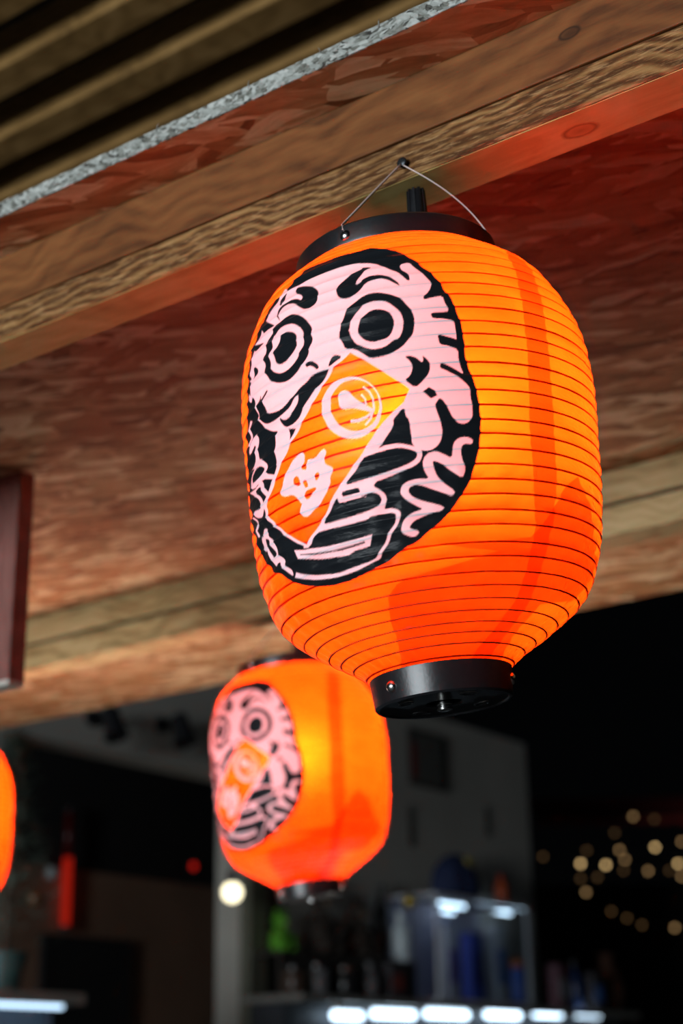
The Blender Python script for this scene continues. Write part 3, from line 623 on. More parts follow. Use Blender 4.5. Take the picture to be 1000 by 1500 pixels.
('W', [-5902,-325,-5768,-375,-5667,-417,-5725,-430,-5794,-440,-5754,-472,-5714,-503,-5658,-510,-5692,-482,-5727,-453,-5666,-440,-5612,-426,-5708,-382,-5830,-333]),
('W', [-5621,339,-5655,314,-5693,289,-5666,252,-5641,215,-5711,202,-5789,192,-5706,167,-5633,181,-5570,197,-5592,233,-5614,270,-5581,294,-5551,319]),
('W', [-3958,479,-3998,463,-4038,447,-4078,431,-4119,416,-4161,401,-4192,378,-4223,355,-4255,333,-4288,311,-4320,289,-4353,267,-4388,246,-4422,225,-4457,204,-4492,183,-4522,164,-4553,145,-4585,127,-4616,108,-4648,90,-4683,73,-4715,55,-4749,37,-4783,20,-4818,2,-4854,-15,-4889,-36,-4925,-58,-4960,-79,-4997,-100,-5037,-121,-5068,-144,-5101,-166,-5134,-188,-5169,-210,-5205,-231,-5244,-250,-5286,-269,-5328,-287,-5375,-304,-5424,-321,-5445,-344,-5423,-379,-5403,-414,-5385,-448,-5322,-479,-5263,-510,-5209,-539,-5156,-568,-5099,-596,-5046,-622,-4997,-647,-4948,-672,-4887,-696,-4828,-719,-4771,-741,-4718,-762,-4678,-748,-4641,-732,-4604,-717,-4559,-700,-4515,-682,-4472,-664,-4431,-646,-4401,-626,-4373,-606,-4345,-586,-4318,-565,-4292,-544,-4266,-523,-4239,-503,-4208,-483,-4177,-464,-4145,-445,-4115,-425,-4086,-406,-4056,-386,-4021,-365,-3987,-345,-3953,-324,-3920,-303,-3887,-281,-3857,-260,-3828,-237,-3798,-215,-3769,-193,-3739,-170,-3766,-155,-3792,-140,-3821,-163,-3850,-184,-3880,-206,-3909,-228,-3939,-250,-3972,-272,-4007,-292,-4040,-314,-4075,-334,-4110,-354,-4141,-375,-4171,-395,-4203,-414,-4235,-434,-4267,-454,-4300,-473,-4331,-497,-4362,-521,-4395,-544,-4427,-568,-4461,-592,-4495,-615,-4537,-633,-4580,-650,-4624,-667,-4670,-684,-4688,-704,-4706,-723,-4763,-699,-4820,-674,-4883,-648,-4925,-625,-4971,-601,-5019,-577,-5069,-552,-5128,-519,-5189,-485,-5256,-450,-5265,-423,-5277,-395,-5291,-367,-5287,-366,-5243,-348,-5203,-329,-5164,-310,-5126,-291,-5089,-272,-5058,-249,-5025,-227,-4994,-205,-4966,-182,-4937,-159,-4902,-138,-4868,-117,-4835,-95,-4802,-74,-4769,-53,-4737,-35,-4704,-18,-4672,0,-4641,18,-4609,36,-4579,54,-4547,72,-4516,91,-4487,110,-4457,129,-4428,148,-4394,169,-4359,190,-4327,211,-4294,232,-4261,254,-4230,276,-4199,298,-4167,320,-4137,342,-4107,365,-4067,379,-4029,393,-3991,408,-3953,423,-3916,438,-3937,459]),
('O', [-3937,459,-3975,443,-4014,427,-4053,412,-4094,398,-4134,383,-4164,360,-4195,338,-4227,315,-4258,293,-4291,272,-4324,250,-4357,229,-4390,207,-4425,186,-4459,165,-4490,146,-4520,128,-4551,109,-4581,90,-4614,72,-4646,54,-4678,36,-4710,19,-4743,1,-4777,-17,-4811,-34,-4844,-56,-4879,-77,-4914,-98,-4949,-119,-4986,-140,-5017,-163,-5048,-185,-5079,-208,-5112,-230,-5145,-252,-5182,-271,-5222,-290,-5264,-308,-5306,-327,-5352,-344,-5365,-356,-5347,-388,-5331,-419,-5317,-449,-5263,-478,-5209,-506,-5159,-534,-5111,-560,-5059,-586,-5008,-612,-4960,-636,-4915,-660,-4862,-682,-4810,-703,-4759,-723,-4713,-743,-4674,-722,-4636,-701,-4592,-683,-4547,-666,-4505,-649,-4462,-631,-4434,-611,-4406,-590,-4378,-570,-4350,-550,-4323,-529,-4296,-509,-4269,-488,-4237,-469,-4204,-450,-4174,-430,-4143,-410,-4113,-390,-4082,-371,-4048,-350,-4014,-329,-3979,-308,-3946,-287,-3913,-266,-3883,-244,-3853,-222,-3824,-200,-3795,-178,-3766,-155,-3738,-135,-3710,-115,-3682,-95,-3655,-75,-3621,-59,-3587,-43,-3553,-27,-3520,-10,-3487,7,-3453,23,-3420,40,-3397,67,-3374,94,-3351,121,-3386,145,-3417,162,-3448,180,-3480,197,-3511,215,-3543,233,-3576,252,-3608,271,-3641,291,-3675,311,-3708,331,-3741,351,-3780,372,-3818,393,-3857,414,-3897,436]),
('W', [-3649,23,-3653,7,-3658,-9,-3665,-25,-3673,-40,-3685,-54,-3696,-69,-3711,-81,-3725,-93,-3743,-104,-3761,-114,-3782,-122,-3802,-130,-3825,-136,-3848,-141,-3872,-145,-3897,-147,-3948,-147,-4001,-141,-4054,-131,-4105,-114,-4130,-103,-4155,-92,-4177,-79,-4200,-67,-4220,-52,-4240,-37,-4257,-21,-4274,-5,-4287,12,-4299,29,-4309,47,-4317,64,-4321,82,-4325,99,-4325,116,-4323,133,-4319,149,-4313,165,-4304,180,-4294,195,-4281,208,-4267,221,-4250,233,-4232,244,-4212,253,-4192,263,-4169,270,-4146,276,-4122,281,-4097,286,-4071,288,-4045,290,-3993,288,-3941,283,-3890,272,-3841,256,-3819,246,-3797,236,-3776,224,-3756,212,-3739,199,-3721,185,-3707,171,-3693,156,-3682,140,-3671,124,-3663,107,-3656,91,-3652,74,-3649,57,-3649,40]),
('O', [-3675,46,-3682,19,-3695,-7,-3713,-30,-3737,-51,-3766,-68,-3800,-81,-3836,-90,-3876,-95,-3918,-96,-3961,-91,-4002,-82,-4043,-69,-4082,-52,-4118,-31,-4149,-7,-4176,19,-4196,47,-4209,75,-4215,103,-4214,131,-4206,158,-4191,183,-4170,205,-4142,224,-4110,239,-4075,252,-4036,260,-3994,263,-3952,263,-3910,258,-3870,250,-3830,237,-3794,221,-3762,201,-3734,179,-3710,155,-3692,128,-3681,101,-3675,73]),
('W', [-3838,191,-3808,170,-3779,150,-3762,123,-3745,95,-3746,66,-3746,37,-3758,16,-3770,-5,-3783,-26,-3817,-44,-3852,-62,-3836,-74,-3799,-55,-3763,-36,-3750,-13,-3737,10,-3723,32,-3723,64,-3723,97,-3742,127,-3760,157,-3791,179,-3822,200]),
('W', [-4113,170,-4096,192,-4077,201,-4046,204,-4023,201,-3994,190,-3974,176,-3952,151,-3928,132,-3889,107,-3857,88,-3836,77,-3815,66,-3781,49,-3760,38,-3739,27,-3728,15,-3741,7,-3771,11,-3803,21,-3835,31,-3883,45,-3911,54,-3940,62,-3985,69,-4016,70,-4046,71,-4081,80,-4109,101,-4120,121,-4120,150]),
('W', [-3998,-31,-3954,-36,-3912,-40,-3864,-35,-3816,-29,-3783,-17,-3751,-4,-3770,14,-3800,2,-3830,-9,-3873,-14,-3917,-18,-3957,-14,-3997,-10]),
('W', [-3868,144,-3849,125,-3830,107,-3826,88,-3822,69,-3800,69,-3806,90,-3810,110,-3831,131,-3850,151]),
('W', [-4948,-240,-4922,-227,-4896,-214,-4859,-191,-4836,-177,-4815,-163,-4778,-147,-4728,-136,-4690,-129,-4643,-124,-4619,-126,-4604,-136,-4602,-151,-4611,-179,-4605,-188,-4577,-186,-4543,-187,-4486,-193,-4447,-187,-4425,-176,-4403,-166,-4375,-156,-4344,-154,-4328,-159,-4316,-175,-4319,-192,-4336,-221,-4341,-239,-4334,-256,-4313,-270,-4268,-289,-4247,-302,-4241,-316,-4250,-329,-4282,-347,-4293,-365,-4294,-390,-4301,-410,-4321,-432,-4345,-451,-4368,-462,-4390,-474,-4419,-491,-4444,-513,-4471,-525,-4516,-532,-4551,-542,-4575,-551,-4600,-560,-4637,-565,-4681,-560,-4709,-551,-4734,-532,-4741,-517,-4735,-497,-4723,-483,-4701,-466,-4696,-461,-4709,-464,-4720,-455,-4738,-431,-4766,-411,-4820,-384,-4867,-372,-4934,-368,-4977,-361,-5023,-344,-5031,-328,-5003,-304,-4986,-285,-4974,-260]),
('O', [-4788,-269,-4753,-261,-4725,-274,-4707,-295,-4688,-315,-4686,-333,-4714,-339,-4740,-335,-4778,-318,-4795,-303,-4800,-280]),
('O', [-4466,-301,-4443,-296,-4428,-301,-4413,-318,-4423,-331,-4464,-349,-4479,-344,-4476,-314]),
('O', [-4643,-323,-4611,-319,-4596,-328,-4593,-355,-4601,-366,-4627,-368,-4642,-359,-4651,-334]),
('O', [-4601,-387,-4562,-387,-4526,-386,-4492,-391,-4481,-402,-4492,-412,-4529,-427,-4560,-438,-4602,-451,-4626,-450,-4640,-436,-4643,-421,-4635,-396]),
('O', [-4654,-224,-4621,-204,-4606,-184,-4602,-156,-4592,-152,-4572,-173,-4566,-188,-4572,-209,-4579,-225,-4591,-245,-4610,-248,-4651,-236]),
]
FOLD = [
[-1531,1349,-1704,1260,-1747,1211,-1773,1167,-1801,1122,-1821,1080,-1835,1040,-1867,992,-1892,946,-1913,902,-1930,860,-1943,819,-1951,781,-1964,742,-1973,704,-1980,668,-1986,632,-1991,596,-1995,561,-1998,526,-2000,491,-2004,457,-2010,422,-2014,388,-2018,354,-2022,321,-2025,288,-2028,255,-2030,222,-2031,189,-2032,157,-2035,125,-2039,92,-2041,60,-2045,27,-2048,-5,-2052,-37,-2055,-70,-2059,-102,-2064,-135,-2063,-167,-2062,-199,-2063,-231,-2062,-263,-2062,-294,-2059,-325,-2058,-357,-2056,-388,-2054,-419,-2053,-449,-2052,-480,-2051,-510,-2051,-541,-2051,-572,-2050,-602,-2050,-633,-2048,-663,-2046,-693,-2042,-719,-2037,-745,-2031,-772,-2024,-797,-2016,-823,-2021,-849,-2024,-874,-2027,-900,-2032,-926,-2035,-951,-2046,-980,-2054,-1008,-2060,-1035,-2064,-1063,-2065,-1089,-2062,-1114,-2063,-1135,-2063,-1156,-2058,-1176,-2052,-1195,-2045,-1215,-2035,-1234,-2023,-1253,-2033,-1270,-2043,-1287,-2051,-1303,-2063,-1320,-2073,-1337,-2081,-1353,-2089,-1370,-2109,-1386,-2131,-1403,-2155,-1419,-2184,-1436,-2216,-1453,-2253,-1470,-2297,-1488,-2326,-1508,-2357,-1527,-2402,-1548,-2487,-1573,-2351,-1572,-2211,-1570,-2064,-1567,-1909,-1564,-1813,-1538,-1794,-1517,-1772,-1497,-1753,-1476,-1743,-1456,-1734,-1436,-1737,-1417,-1740,-1398,-1742,-1382,-1743,-1365,-1742,-1349,-1741,-1332,-1737,-1315,-1734,-1298,-1731,-1281,-1728,-1264,-1753,-1242,-1776,-1221,-1793,-1199,-1807,-1177,-1818,-1154,-1827,-1131,-1829,-1107,-1832,-1081,-1832,-1055,-1829,-1027,-1823,-999,-1813,-971,-1801,-941,-1793,-912,-1785,-883,-1780,-854,-1772,-825,-1765,-795,-1754,-765,-1752,-735,-1746,-705,-1740,-674,-1734,-643,-1726,-612,-1718,-580,-1719,-549,-1718,-518,-1718,-487,-1719,-456,-1720,-425,-1721,-394,-1721,-362,-1721,-330,-1721,-298,-1720,-267,-1718,-234,-1716,-202,-1714,-169,-1712,-136,-1710,-104,-1709,-71,-1708,-38,-1706,-5,-1707,27,-1707,60,-1707,92,-1706,125,-1706,158,-1707,190,-1707,223,-1708,256,-1707,289,-1706,323,-1705,356,-1702,390,-1697,425,-1692,460,-1685,496,-1681,531,-1678,567,-1672,603,-1667,639,-1659,676,-1649,714,-1638,752,-1620,793,-1598,835,-1588,875,-1573,916,-1552,960,-1524,1006,-1487,1054,-1427,1110,-1335,1175,-1353,1205,-1362,1237,-1337,1280,-1325,1319,-1409,1330,-1449,1336,-1490,1343],
[-1329,-436,-1390,-460,-1447,-483,-1504,-506,-1556,-528,-1593,-558,-1629,-587,-1664,-617,-1698,-645,-1730,-673,-1769,-700,-1808,-727,-1844,-753,-1880,-779,-1915,-804,-1948,-829,-1987,-850,-2027,-871,-2067,-893,-2128,-898,-2189,-903,-2249,-908,-2307,-913,-2365,-917,-2421,-921,-2477,-924,-2530,-925,-2583,-926,-2636,-927,-2688,-927,-2739,-927,-2790,-927,-2840,-926,-2890,-926,-2940,-925,-2990,-924,-3039,-923,-3088,-922,-3137,-920,-3185,-918,-3138,-925,-3090,-931,-3042,-937,-2993,-943,-2944,-949,-2895,-954,-2845,-960,-2794,-964,-2742,-967,-2689,-971,-2636,-974,-2582,-977,-2529,-981,-2472,-983,-2527,-992,-2582,-1001,-2636,-1009,-2689,-1017,-2741,-1024,-2791,-1030,-2842,-1036,-2892,-1041,-2942,-1046,-2991,-1051,-3041,-1056,-3091,-1060,-3141,-1065,-3189,-1069,-3238,-1073,-3286,-1077,-3335,-1081,-3384,-1085,-3433,-1088,-3483,-1092,-3533,-1094,-3584,-1098,-3626,-1106,-3669,-1114,-3713,-1122,-3751,-1138,-3792,-1153,-3833,-1169,-3878,-1184,-3895,-1207,-3913,-1231,-3934,-1254,-3957,-1277,-3983,-1300,-3998,-1321,-4015,-1342,-4035,-1362,-4058,-1383,-4083,-1404,-4111,-1424,-4157,-1447,-4206,-1470,-4255,-1493,-4312,-1517,-4377,-1540,-4379,-1571,-4240,-1570,-4104,-1569,-3974,-1568,-3846,-1566,-3722,-1564,-3598,-1561,-3477,-1558,-3356,-1555,-3240,-1557,-3125,-1560,-3008,-1561,-2891,-1563,-2772,-1564,-2650,-1564,-2527,-1565,-2401,-1565,-2271,-1563,-2133,-1561,-1992,-1558,-1837,-1555,-1673,-1551,-1488,-1545,-1310,-1540,-1344,-1519,-1374,-1498,-1397,-1476,-1427,-1456,-1463,-1436,-1500,-1417,-1504,-1402,-1507,-1387,-1514,-1373,-1518,-1358,-1521,-1343,-1515,-1326,-1507,-1308,-1500,-1291,-1496,-1274,-1486,-1256,-1391,-1249,-1292,-1242,-1192,-1234,-1082,-1225,-968,-1215,-845,-1204,-709,-1190,-707,-1170,-699,-1149,-683,-1127,-649,-1102,-599,-1075,-519,-1043,-520,-1016,-501,-986,-466,-953,-412,-917,-351,-879,-484,-870,-577,-855,-648,-837,-708,-818,-756,-796,-809,-771,-855,-745,-894,-718,-928,-690,-957,-661,-983,-632,-1004,-602,-1025,-572,-1086,-551,-1139,-529,-1190,-506,-1241,-483,-1286,-460],
]

SK = np.array([0, .03, .07, .13, .22, .35, .5, .65, .78, .87, .93, .97, 1])
RK = np.array([0.04949, 0.06125, 0.08104, 0.10549, 0.11916, 0.12618, 0.12853, 0.13, 0.12539, 0.11450, 0.10282, 0.08770, 0.07533])
LH = 0.3088
BEND2, BEND3, TILT0, TILT1 = -0.14501, -1.16839, 0.04285, -0.04391


def radius(s):
    s = np.clip(np.asarray(s, float), 0, 1)
    dk = np.gradient(RK, SK)
    i = np.clip(np.searchsorted(SK, s) - 1, 0, len(SK) - 2)
    h = SK[i + 1] - SK[i]
    t = (s - SK[i]) / h
    return ((2 * t**3 - 3 * t**2 + 1) * RK[i] + (t**3 - 2 * t**2 + t) * h * dk[i]
            + (-2 * t**3 + 3 * t**2) * RK[i + 1] + (t**3 - t**2) * h * dk[i + 1])


def hang(u, v, z):             # the slight sag and skew of the hanging lantern
    zb = np.clip(z, -LH / 2 - 0.03, LH / 2)
    return u + BEND2 * zb**2 + BEND3 * zb**3, v, z + u * (TILT0 + TILT1 * zb)


ZOFF = LH / 2 + 0.0205          # lantern origin: underside of the bottom cap


def hang_pts(pts):
    out = []
    for (u, v, z) in pts:
        a, b, c = hang(u, v, z)
        out.append((a, b, c + ZOFF))
    return out


def inside(poly, T, Z):
    x0, y0 = poly[:, 0], poly[:, 1]
    x1, y1 = np.roll(x0, -1), np.roll(y0, -1)
    res = np.zeros(T.shape, bool)
    for a, b, c, d in zip(x0, y0, x1, y1):
        if b == d: continue
        m = ((b > Z) != (d > Z)) & (T < (c - a) * (Z - b) / (d - b) + a)
        res ^= m
    return res


def print_values(T, Z):
    """white ink, black ink and extra film layers at (angle, height)"""
    white = np.zeros(T.shape, np.float32); black = np.zeros(T.shape, np.float32); lay = np.zeros(T.shape, np.float32)

    def sel(poly):
        lo, hi = poly.min(0), poly.max(0)
        i = np.where((T > lo[0]) & (T < hi[0]) & (Z > lo[1]) & (Z < hi[1]))[0]
        return i[inside(poly, T[i], Z[i])]
    for ink, dat in INK:
        i = sel(np.array(dat, float).reshape(-1, 2) / (2000, 10000))
        white[i] = 1.0 if ink == 'W' else 0.0
        black[i] = 1.0 if ink == 'K' else 0.0
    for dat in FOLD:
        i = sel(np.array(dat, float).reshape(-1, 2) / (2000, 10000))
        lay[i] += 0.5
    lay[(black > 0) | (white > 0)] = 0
    return np.stack([white, black, lay], -1)


NRIB = 36
_s = np.linspace(0, 1, 4001)
_r = radius(_s)
_arc = np.concatenate([[0], np.cumsum(np.hypot(np.diff(_r), np.diff(_s) * LH))])
rib_rng = np.random.default_rng(11)
RIB_S = np.interp(np.linspace(0.012, 0.988, NRIB) * _arc[-1] + rib_rng.normal(0, 0.0004, NRIB), _arc, _s)


def build_shade(parent):
    PER = 14
    knots = np.concatenate([[0], RIB_S, [1]])
    ss, dip = [], []
    for i in range(len(knots) - 1):
        n = PER if 0 < i < len(knots) - 2 else 4
        for k in range(n):
            t = k / n
            ss.append(knots[i] + (knots[i + 1] - knots[i]) * t)
            dip.append((4 * t * (1 - t)) if n == PER else 0.0)
    ss.append(1.0); dip.append(0.0)
    ss, dip = np.array(ss), np.array(dip)
    th = np.concatenate([np.linspace(-3.06, -0.10, 680), np.linspace(-0.10, 2 * np.pi - 3.06, 150)[1:-1]])
    nt_, ns = len(th), len(ss)
    TH, S = np.meshgrid(th, ss)
    DIP = np.repeat(dip[:, None], nt_, 1)
    # uneven slack of the film between the ribs
    rg = np.random.default_rng(5)
    slack = np.ones_like(TH) * 0.9
    band = np.cumsum(np.r_[0, np.diff((dip == 0).astype(int)) > 0])
    for b in np.unique(band):
        rows = band == b
        for h in range(2, 15):
            slack[rows] += rg.normal(0, 0.22 / math.sqrt(h)) * np.sin(h * TH[rows] + rg.uniform(0, 6.28))
        if ss[rows].mean() < 0.36:                     # the film is more crumpled towards the bottom cap
            for h in range(16, 44, 3):
                slack[rows] += rg.normal(0, 0.16) * np.sin(h * TH[rows] + rg.uniform(0, 6.28))
    R = radius(S) - 0.00115 * DIP * np.clip(slack, 0.1, 2.2)
    Zl = (S - 0.5) * LH
    U, V, W = hang(R * np.cos(TH), R * np.sin(TH), Zl)
    co = np.stack([U, V, W + ZOFF], -1).reshape(-1, 3)
    idx = np.arange(ns * nt_).reshape(ns, nt_)
    a = idx[:-1]; b = np.roll(idx, -1, 1)[:-1]; c = np.roll(idx, -1, 1)[1:]; d = idx[1:]
    quads = np.stack([a, b, c, d], -1).reshape(-1, 4)
    me = bpy.data.meshes.new('paper_shade')
    me.vertices.add(len(co)); me.vertices.foreach_set('co', co.astype(np.float32).ravel())
    me.loops.add(quads.size); me.loops.foreach_set('vertex_index', quads.astype(np.int32).ravel())
    me.polygons.add(len(quads))
    me.polygons.foreach_set('loop_start', np.arange(0, quads.size, 4, dtype=np.int32))
    me.polygons.foreach_set('use_smooth', np.ones(len(quads), bool))
    me.update(calc_edges=True)
    # print, antialiased by 3 x 3 sub-samples per vertex
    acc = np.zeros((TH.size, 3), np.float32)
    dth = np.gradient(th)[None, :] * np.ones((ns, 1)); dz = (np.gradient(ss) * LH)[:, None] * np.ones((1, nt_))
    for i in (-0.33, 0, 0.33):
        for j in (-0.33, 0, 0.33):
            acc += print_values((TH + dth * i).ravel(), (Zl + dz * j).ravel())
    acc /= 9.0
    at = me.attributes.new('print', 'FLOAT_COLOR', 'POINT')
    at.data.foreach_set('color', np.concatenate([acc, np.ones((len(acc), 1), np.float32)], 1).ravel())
    me.materials.append(M['film'])
    o = bpy.data.objects.new('paper_shade', me)
    C.objects.link(o)
    o.parent = parent
    o['label'] = 'orange ribbed film shade printed with a black and pink bearded face'
    return o


def ring_mesh(name, s, parent):
    R, z = float(radius(s)) - 0.0010, (s - 0.5) * LH
    n, k, w = 90, 5, 0.00072
    pts = []
    for i in range(n):
        t = 2 * math.pi * i / n
        for j in range(k):
            q = 2 * math.pi * j / k
            rr = R + w * math.cos(q)
            pts.append((rr * math.cos(t), rr * math.sin(t), z + w * math.sin(q)))
    fs = []
    for i in range(n):
        for j in range(k):
            a, b = i * k + j, i * k + (j + 1) % k
            c, d = ((i + 1) % n) * k + (j + 1) % k, ((i + 1) % n) * k + j
            fs.append((a, d, c, b))
    return from_data(name, hang_pts(pts), fs, M['wire'], parent, True)


def lathe_hang(name, prof, mat, parent, n=72, cx=0.0, cy=0.0, caps=(True, True)):
    v, f = lathe_data(prof, n, cx, cy, caps)
    o = from_data(name, hang_pts(v), f, mat, parent, True)
    o.data.set_sharp_from_angle(angle=math.radians(35))
    return o


def rivet(parent, theta, z, r0, rad, mat):
    """domed rivet head on the wall of a cap"""
    prof = [(rad, -0.0008), (rad, 0.0004), (rad * 0.82, 0.0016), (rad * 0.45, 0.0025), (0.0002, 0.0028)]
    v, f = lathe_data(prof, 20)
    nrm = Vector((math.cos(theta), math.sin(theta), 0)); tx = Vector((-math.sin(theta), math.cos(theta), 0)); tz = Vector((0, 0, 1))
    pts = [tuple(nrm * (r0 + p[2]) + tx * p[0] + tz * (z + p[1])) for p in v]
    return from_data('rivet', hang_pts(pts), f, mat, parent, True)


def build_lantern(name, label, wire_hook, theta_wires):
    root = empty(name)
    tag(root, label, 'lantern', 'orange paper lanterns hanging under the stall roof')
    build_shade(root)
    for s in RIB_S: ring_mesh('wire_rib', float(s), root)
    ht, hb = LH / 2, -LH / 2
    rt, rbm = 0.0762, 0.0500
    top = lathe_hang('top_cap', [(rt - 0.004, ht - 0.001), (rt, ht - 0.001), (rt + 0.0004, ht + 0.001), (rt, ht + 0.0138), (rt - 0.0014, ht + 0.0152),
                                 (rt - 0.012, ht + 0.0165), (0.022, ht + 0.019), (0.012, ht + 0.0225), (0.0001, ht + 0.0225)], M['black'], root, caps=(False, False))
    top['label'] = 'black plastic top cap'
    gl = lathe_hang('cable_gland', [(0.0105, ht + 0.020), (0.0100, ht + 0.040), (0.0085, ht + 0.043), (0.0074, ht + 0.0445), (0.0071, ht + 0.055),
                                    (0.0064, ht + 0.0705), (0.0058, ht + 0.072), (0.0034, ht + 0.0722), (0.0034, ht + 0.068)], M['black'], top, 32, 0.0195, 0.0)
    for k in range(10):         # ribs of the gland
        t = 2 * math.pi * k / 10
        bm = bmesh.new()
        bm_box(bm, (-0.0009, -0.0009, 0), (0.0009, 0.0009, 0.0262))
        vs = [v.co.copy() for v in bm.verts]; fs = [[v.index for v in f.verts] for f in (bm.verts.index_update(), bm.faces)[1]]
        bm.free()
        pts = [(0.0195 + (0.0070 - 0.018 * v.z * 1.6 + v.x) * math.cos(t) - v.y * math.sin(t), (0.0070 - 0.018 * v.z * 1.6 + v.x) * math.sin(t) + v.y * math.cos(t), ht + 0.0462 + v.z) for v in vs]
        from_data('gland_rib', hang_pts(pts), fs, M['black'], top)
    rivet(top, theta_wires[0] + 0.02, ht + 0.0058, rt - 0.0006, 0.0044, M['steel'])
    rivet(top, theta_wires[1] + 0.02, ht + 0.0058, rt - 0.0006, 0.0044, M['steel'])
    # hanging wire: from the hook down to both sides of the cap
    ends = []
    for t in theta_wires:
        ends.append(Vector(hang_pts([((rt + 0.0006) * math.cos(t), (rt + 0.0006) * math.sin(t), ht + 0.0145)])[0]))
    hk = Vector(wire_hook)
    e0, e1 = ends
    p = [e0 + Vector((0, 0, -0.004))] + [e0.lerp(hk, q) + Vector((0.0025, 0, 0.003)) * math.sin(q * math.pi) for q in np.linspace(0, 1, 10)]
    tube('hanging_wire', p, 0.00085, M['copper'], root, 8)
    p = []
    b0, b1, b2, b3 = hk, hk + Vector((0.016, -0.008, -0.016)), e1 + Vector((-0.014, -0.004, 0.040)), e1
    for q in np.linspace(0, 1, 22):
        p.append(b0 * (1 - q)**3 + b1 * 3 * q * (1 - q)**2 + b2 * 3 * q * q * (1 - q) + b3 * q**3)
    p.append(e1 + Vector((0.0014, -0.0005, -0.006))); p.append(e1 + Vector((0.0010, -0.0005, -0.0125)))
    tube('hanging_wire', p, 0.00052, M['copper'], root, 8)
    # bottom cap
    bot = lathe_hang('bottom_cap', [(rbm - 0.003, hb + 0.001), (rbm, hb + 0.001), (rbm, hb - 0.001), (rbm - 0.0016, hb - 0.0190), (rbm - 0.0030, hb - 0.0204),
                                    (rbm - 0.0046, hb - 0.0204), (rbm - 0.0052, hb - 0.0192), (0.0135, hb - 0.0192), (0.0125, hb - 0.0182), (0.0125, hb - 0.012), (0.0001, hb - 0.012)],
                     M['black'], root, caps=(False, False))
    bot['label'] = 'black plastic bottom cap'
    for t, z in ((-2.42, -0.0098), (-0.24, -0.0095), (1.35, -0.0095)):
        rivet(bot, t, hb + z, rbm - 0.0009, 0.0043, M['steel'])
    bolt = lathe_hang('centre_bolt', [(0.0044, hb - 0.013), (0.0044, hb - 0.0180), (0.0056, hb - 0.0184), (0.0056, hb - 0.0202), (0.0046, hb - 0.0206), (0.0046, hb - 0.0222),
                                      (0.0054, hb - 0.0226), (0.0054, hb - 0.0240), (0.0030, hb - 0.0246), (0.0001, hb - 0.0246)], M['steel'], bot, 24)
    bolt['label'] = 'bright steel centre bolt'
    for k in range(4):          # oval screw recesses in the underside
        t = 0.5 + k * math.pi / 2
        v, f = lathe_data([(0.0046, 0), (0.0046, -0.0009), (0.0034, -0.0011), (0.0034, 0.0)], 18, caps=(True, False))
        pts = [((0.031 + p_[1]) * math.cos(t) - p_[0] * 1.5 * math.sin(t), (0.031 + p_[1]) * math.sin(t) + p_[0] * 1.5 * math.cos(t), hb - 0.0190 + p_[2]) for p_ in v]
        from_data('screw_boss', hang_pts(pts), f, M['black'], bot, True)
    return root


def bulb_light(parent, power, name='lantern_bulb'):
    d = bpy.data.lights.new(name, 'POINT')
    d.energy, d.color, d.shadow_soft_size = power, (1.0, 0.90, 0.70), 0.022
    o = bpy.data.objects.new(name, d)
    C.objects.link(o)
    o.parent = parent
    o.location = (0.0, 0.0, ZOFF + 0.030)
    return o


def lantern_matrix(centre, tx, ty, spin):
    rh = Vector((math.cos(YAW), math.sin(YAW), 0)); fh = Vector((-math.sin(YAW), math.cos(YAW), 0))
    a = (Vector((0, 0, 1)) + rh * tx + fh * ty).normalized()
    x = (rh - a * rh.dot(a)).normalized()
    y = a.cross(x)
    c, s = math.cos(spin), math.sin(spin)
    x, y = x * c + y * s, y * c - x * s
    o = Vector(centre) - a * ZOFF
    return Matrix(((x.x, y.x, a.x, o.x), (x.y, y.y, a.y, o.y), (x.z, y.z, a.z, o.z), (0, 0, 0, 1)))


M1 = lantern_matrix((-0.59573, 0.91167, 1.72560), -0.04491, -0.03626, 0.0)
SCREW = Vector((-0.5933, 0.8962, 1.9742))
hook_local = M1.inverted() @ (SCREW + Vector((0, -0.0035, -0.002)))
LAN = build_lantern('paper_lantern', 'large orange lantern with a bearded black and pink face, in sharp focus', hook_local, (-2.13, -0.06))
LAN.matrix_world = M1
bulb_light(LAN, 13.0)

sc = empty('wood_screw', SCREW)
tag(sc, 'dark screw head driven into the front beam above the large lantern', 'screw')
v, f = lathe_data([(0.0020, -0.010), (0.0020, 0.000), (0.0030, 0.0008), (0.0042, 0.0016), (0.0044, 0.0030), (0.0036, 0.0038), (0.0010, 0.0040)], 20)
from_data('screw_head', [(p[0], -p[2], p[1]) for p in v], f, M['iron'], sc, True)
box('cross_slot', (-0.0026, -0.0043, -0.0004), (0.0026, -0.0036, 0.0004), M['dark_wall'], sc)
box('cross_slot', (-0.0004, -0.0043, -0.0026), (0.0004, -0.0036, 0.0026), M['dark_wall'], sc)

c2 = on_y(441, 1138, 1.836)
L2 = copy_tree(LAN)
L2['label'] = 'smaller orange face lantern behind and below the large one, slightly blurred'
L2.matrix_world = lantern_matrix(c2, -0.070, -0.03, -0.20)
c3 = on_y(-92, 1212, 1.836)
L3 = copy_tree(LAN)
L3['label'] = 'orange lantern cut off by the left picture edge, only its rim showing'
L3.matrix_world = lantern_matrix(c3, -0.05, -0.03, -0.25)

# ------------------------------------------------------------------ the hall behind
tag(box('floor', (-9, -4, -0.06), (4, 15, 0.0), M['floor']), 'dark concrete floor of the market hall', 'floor', kind='structure')

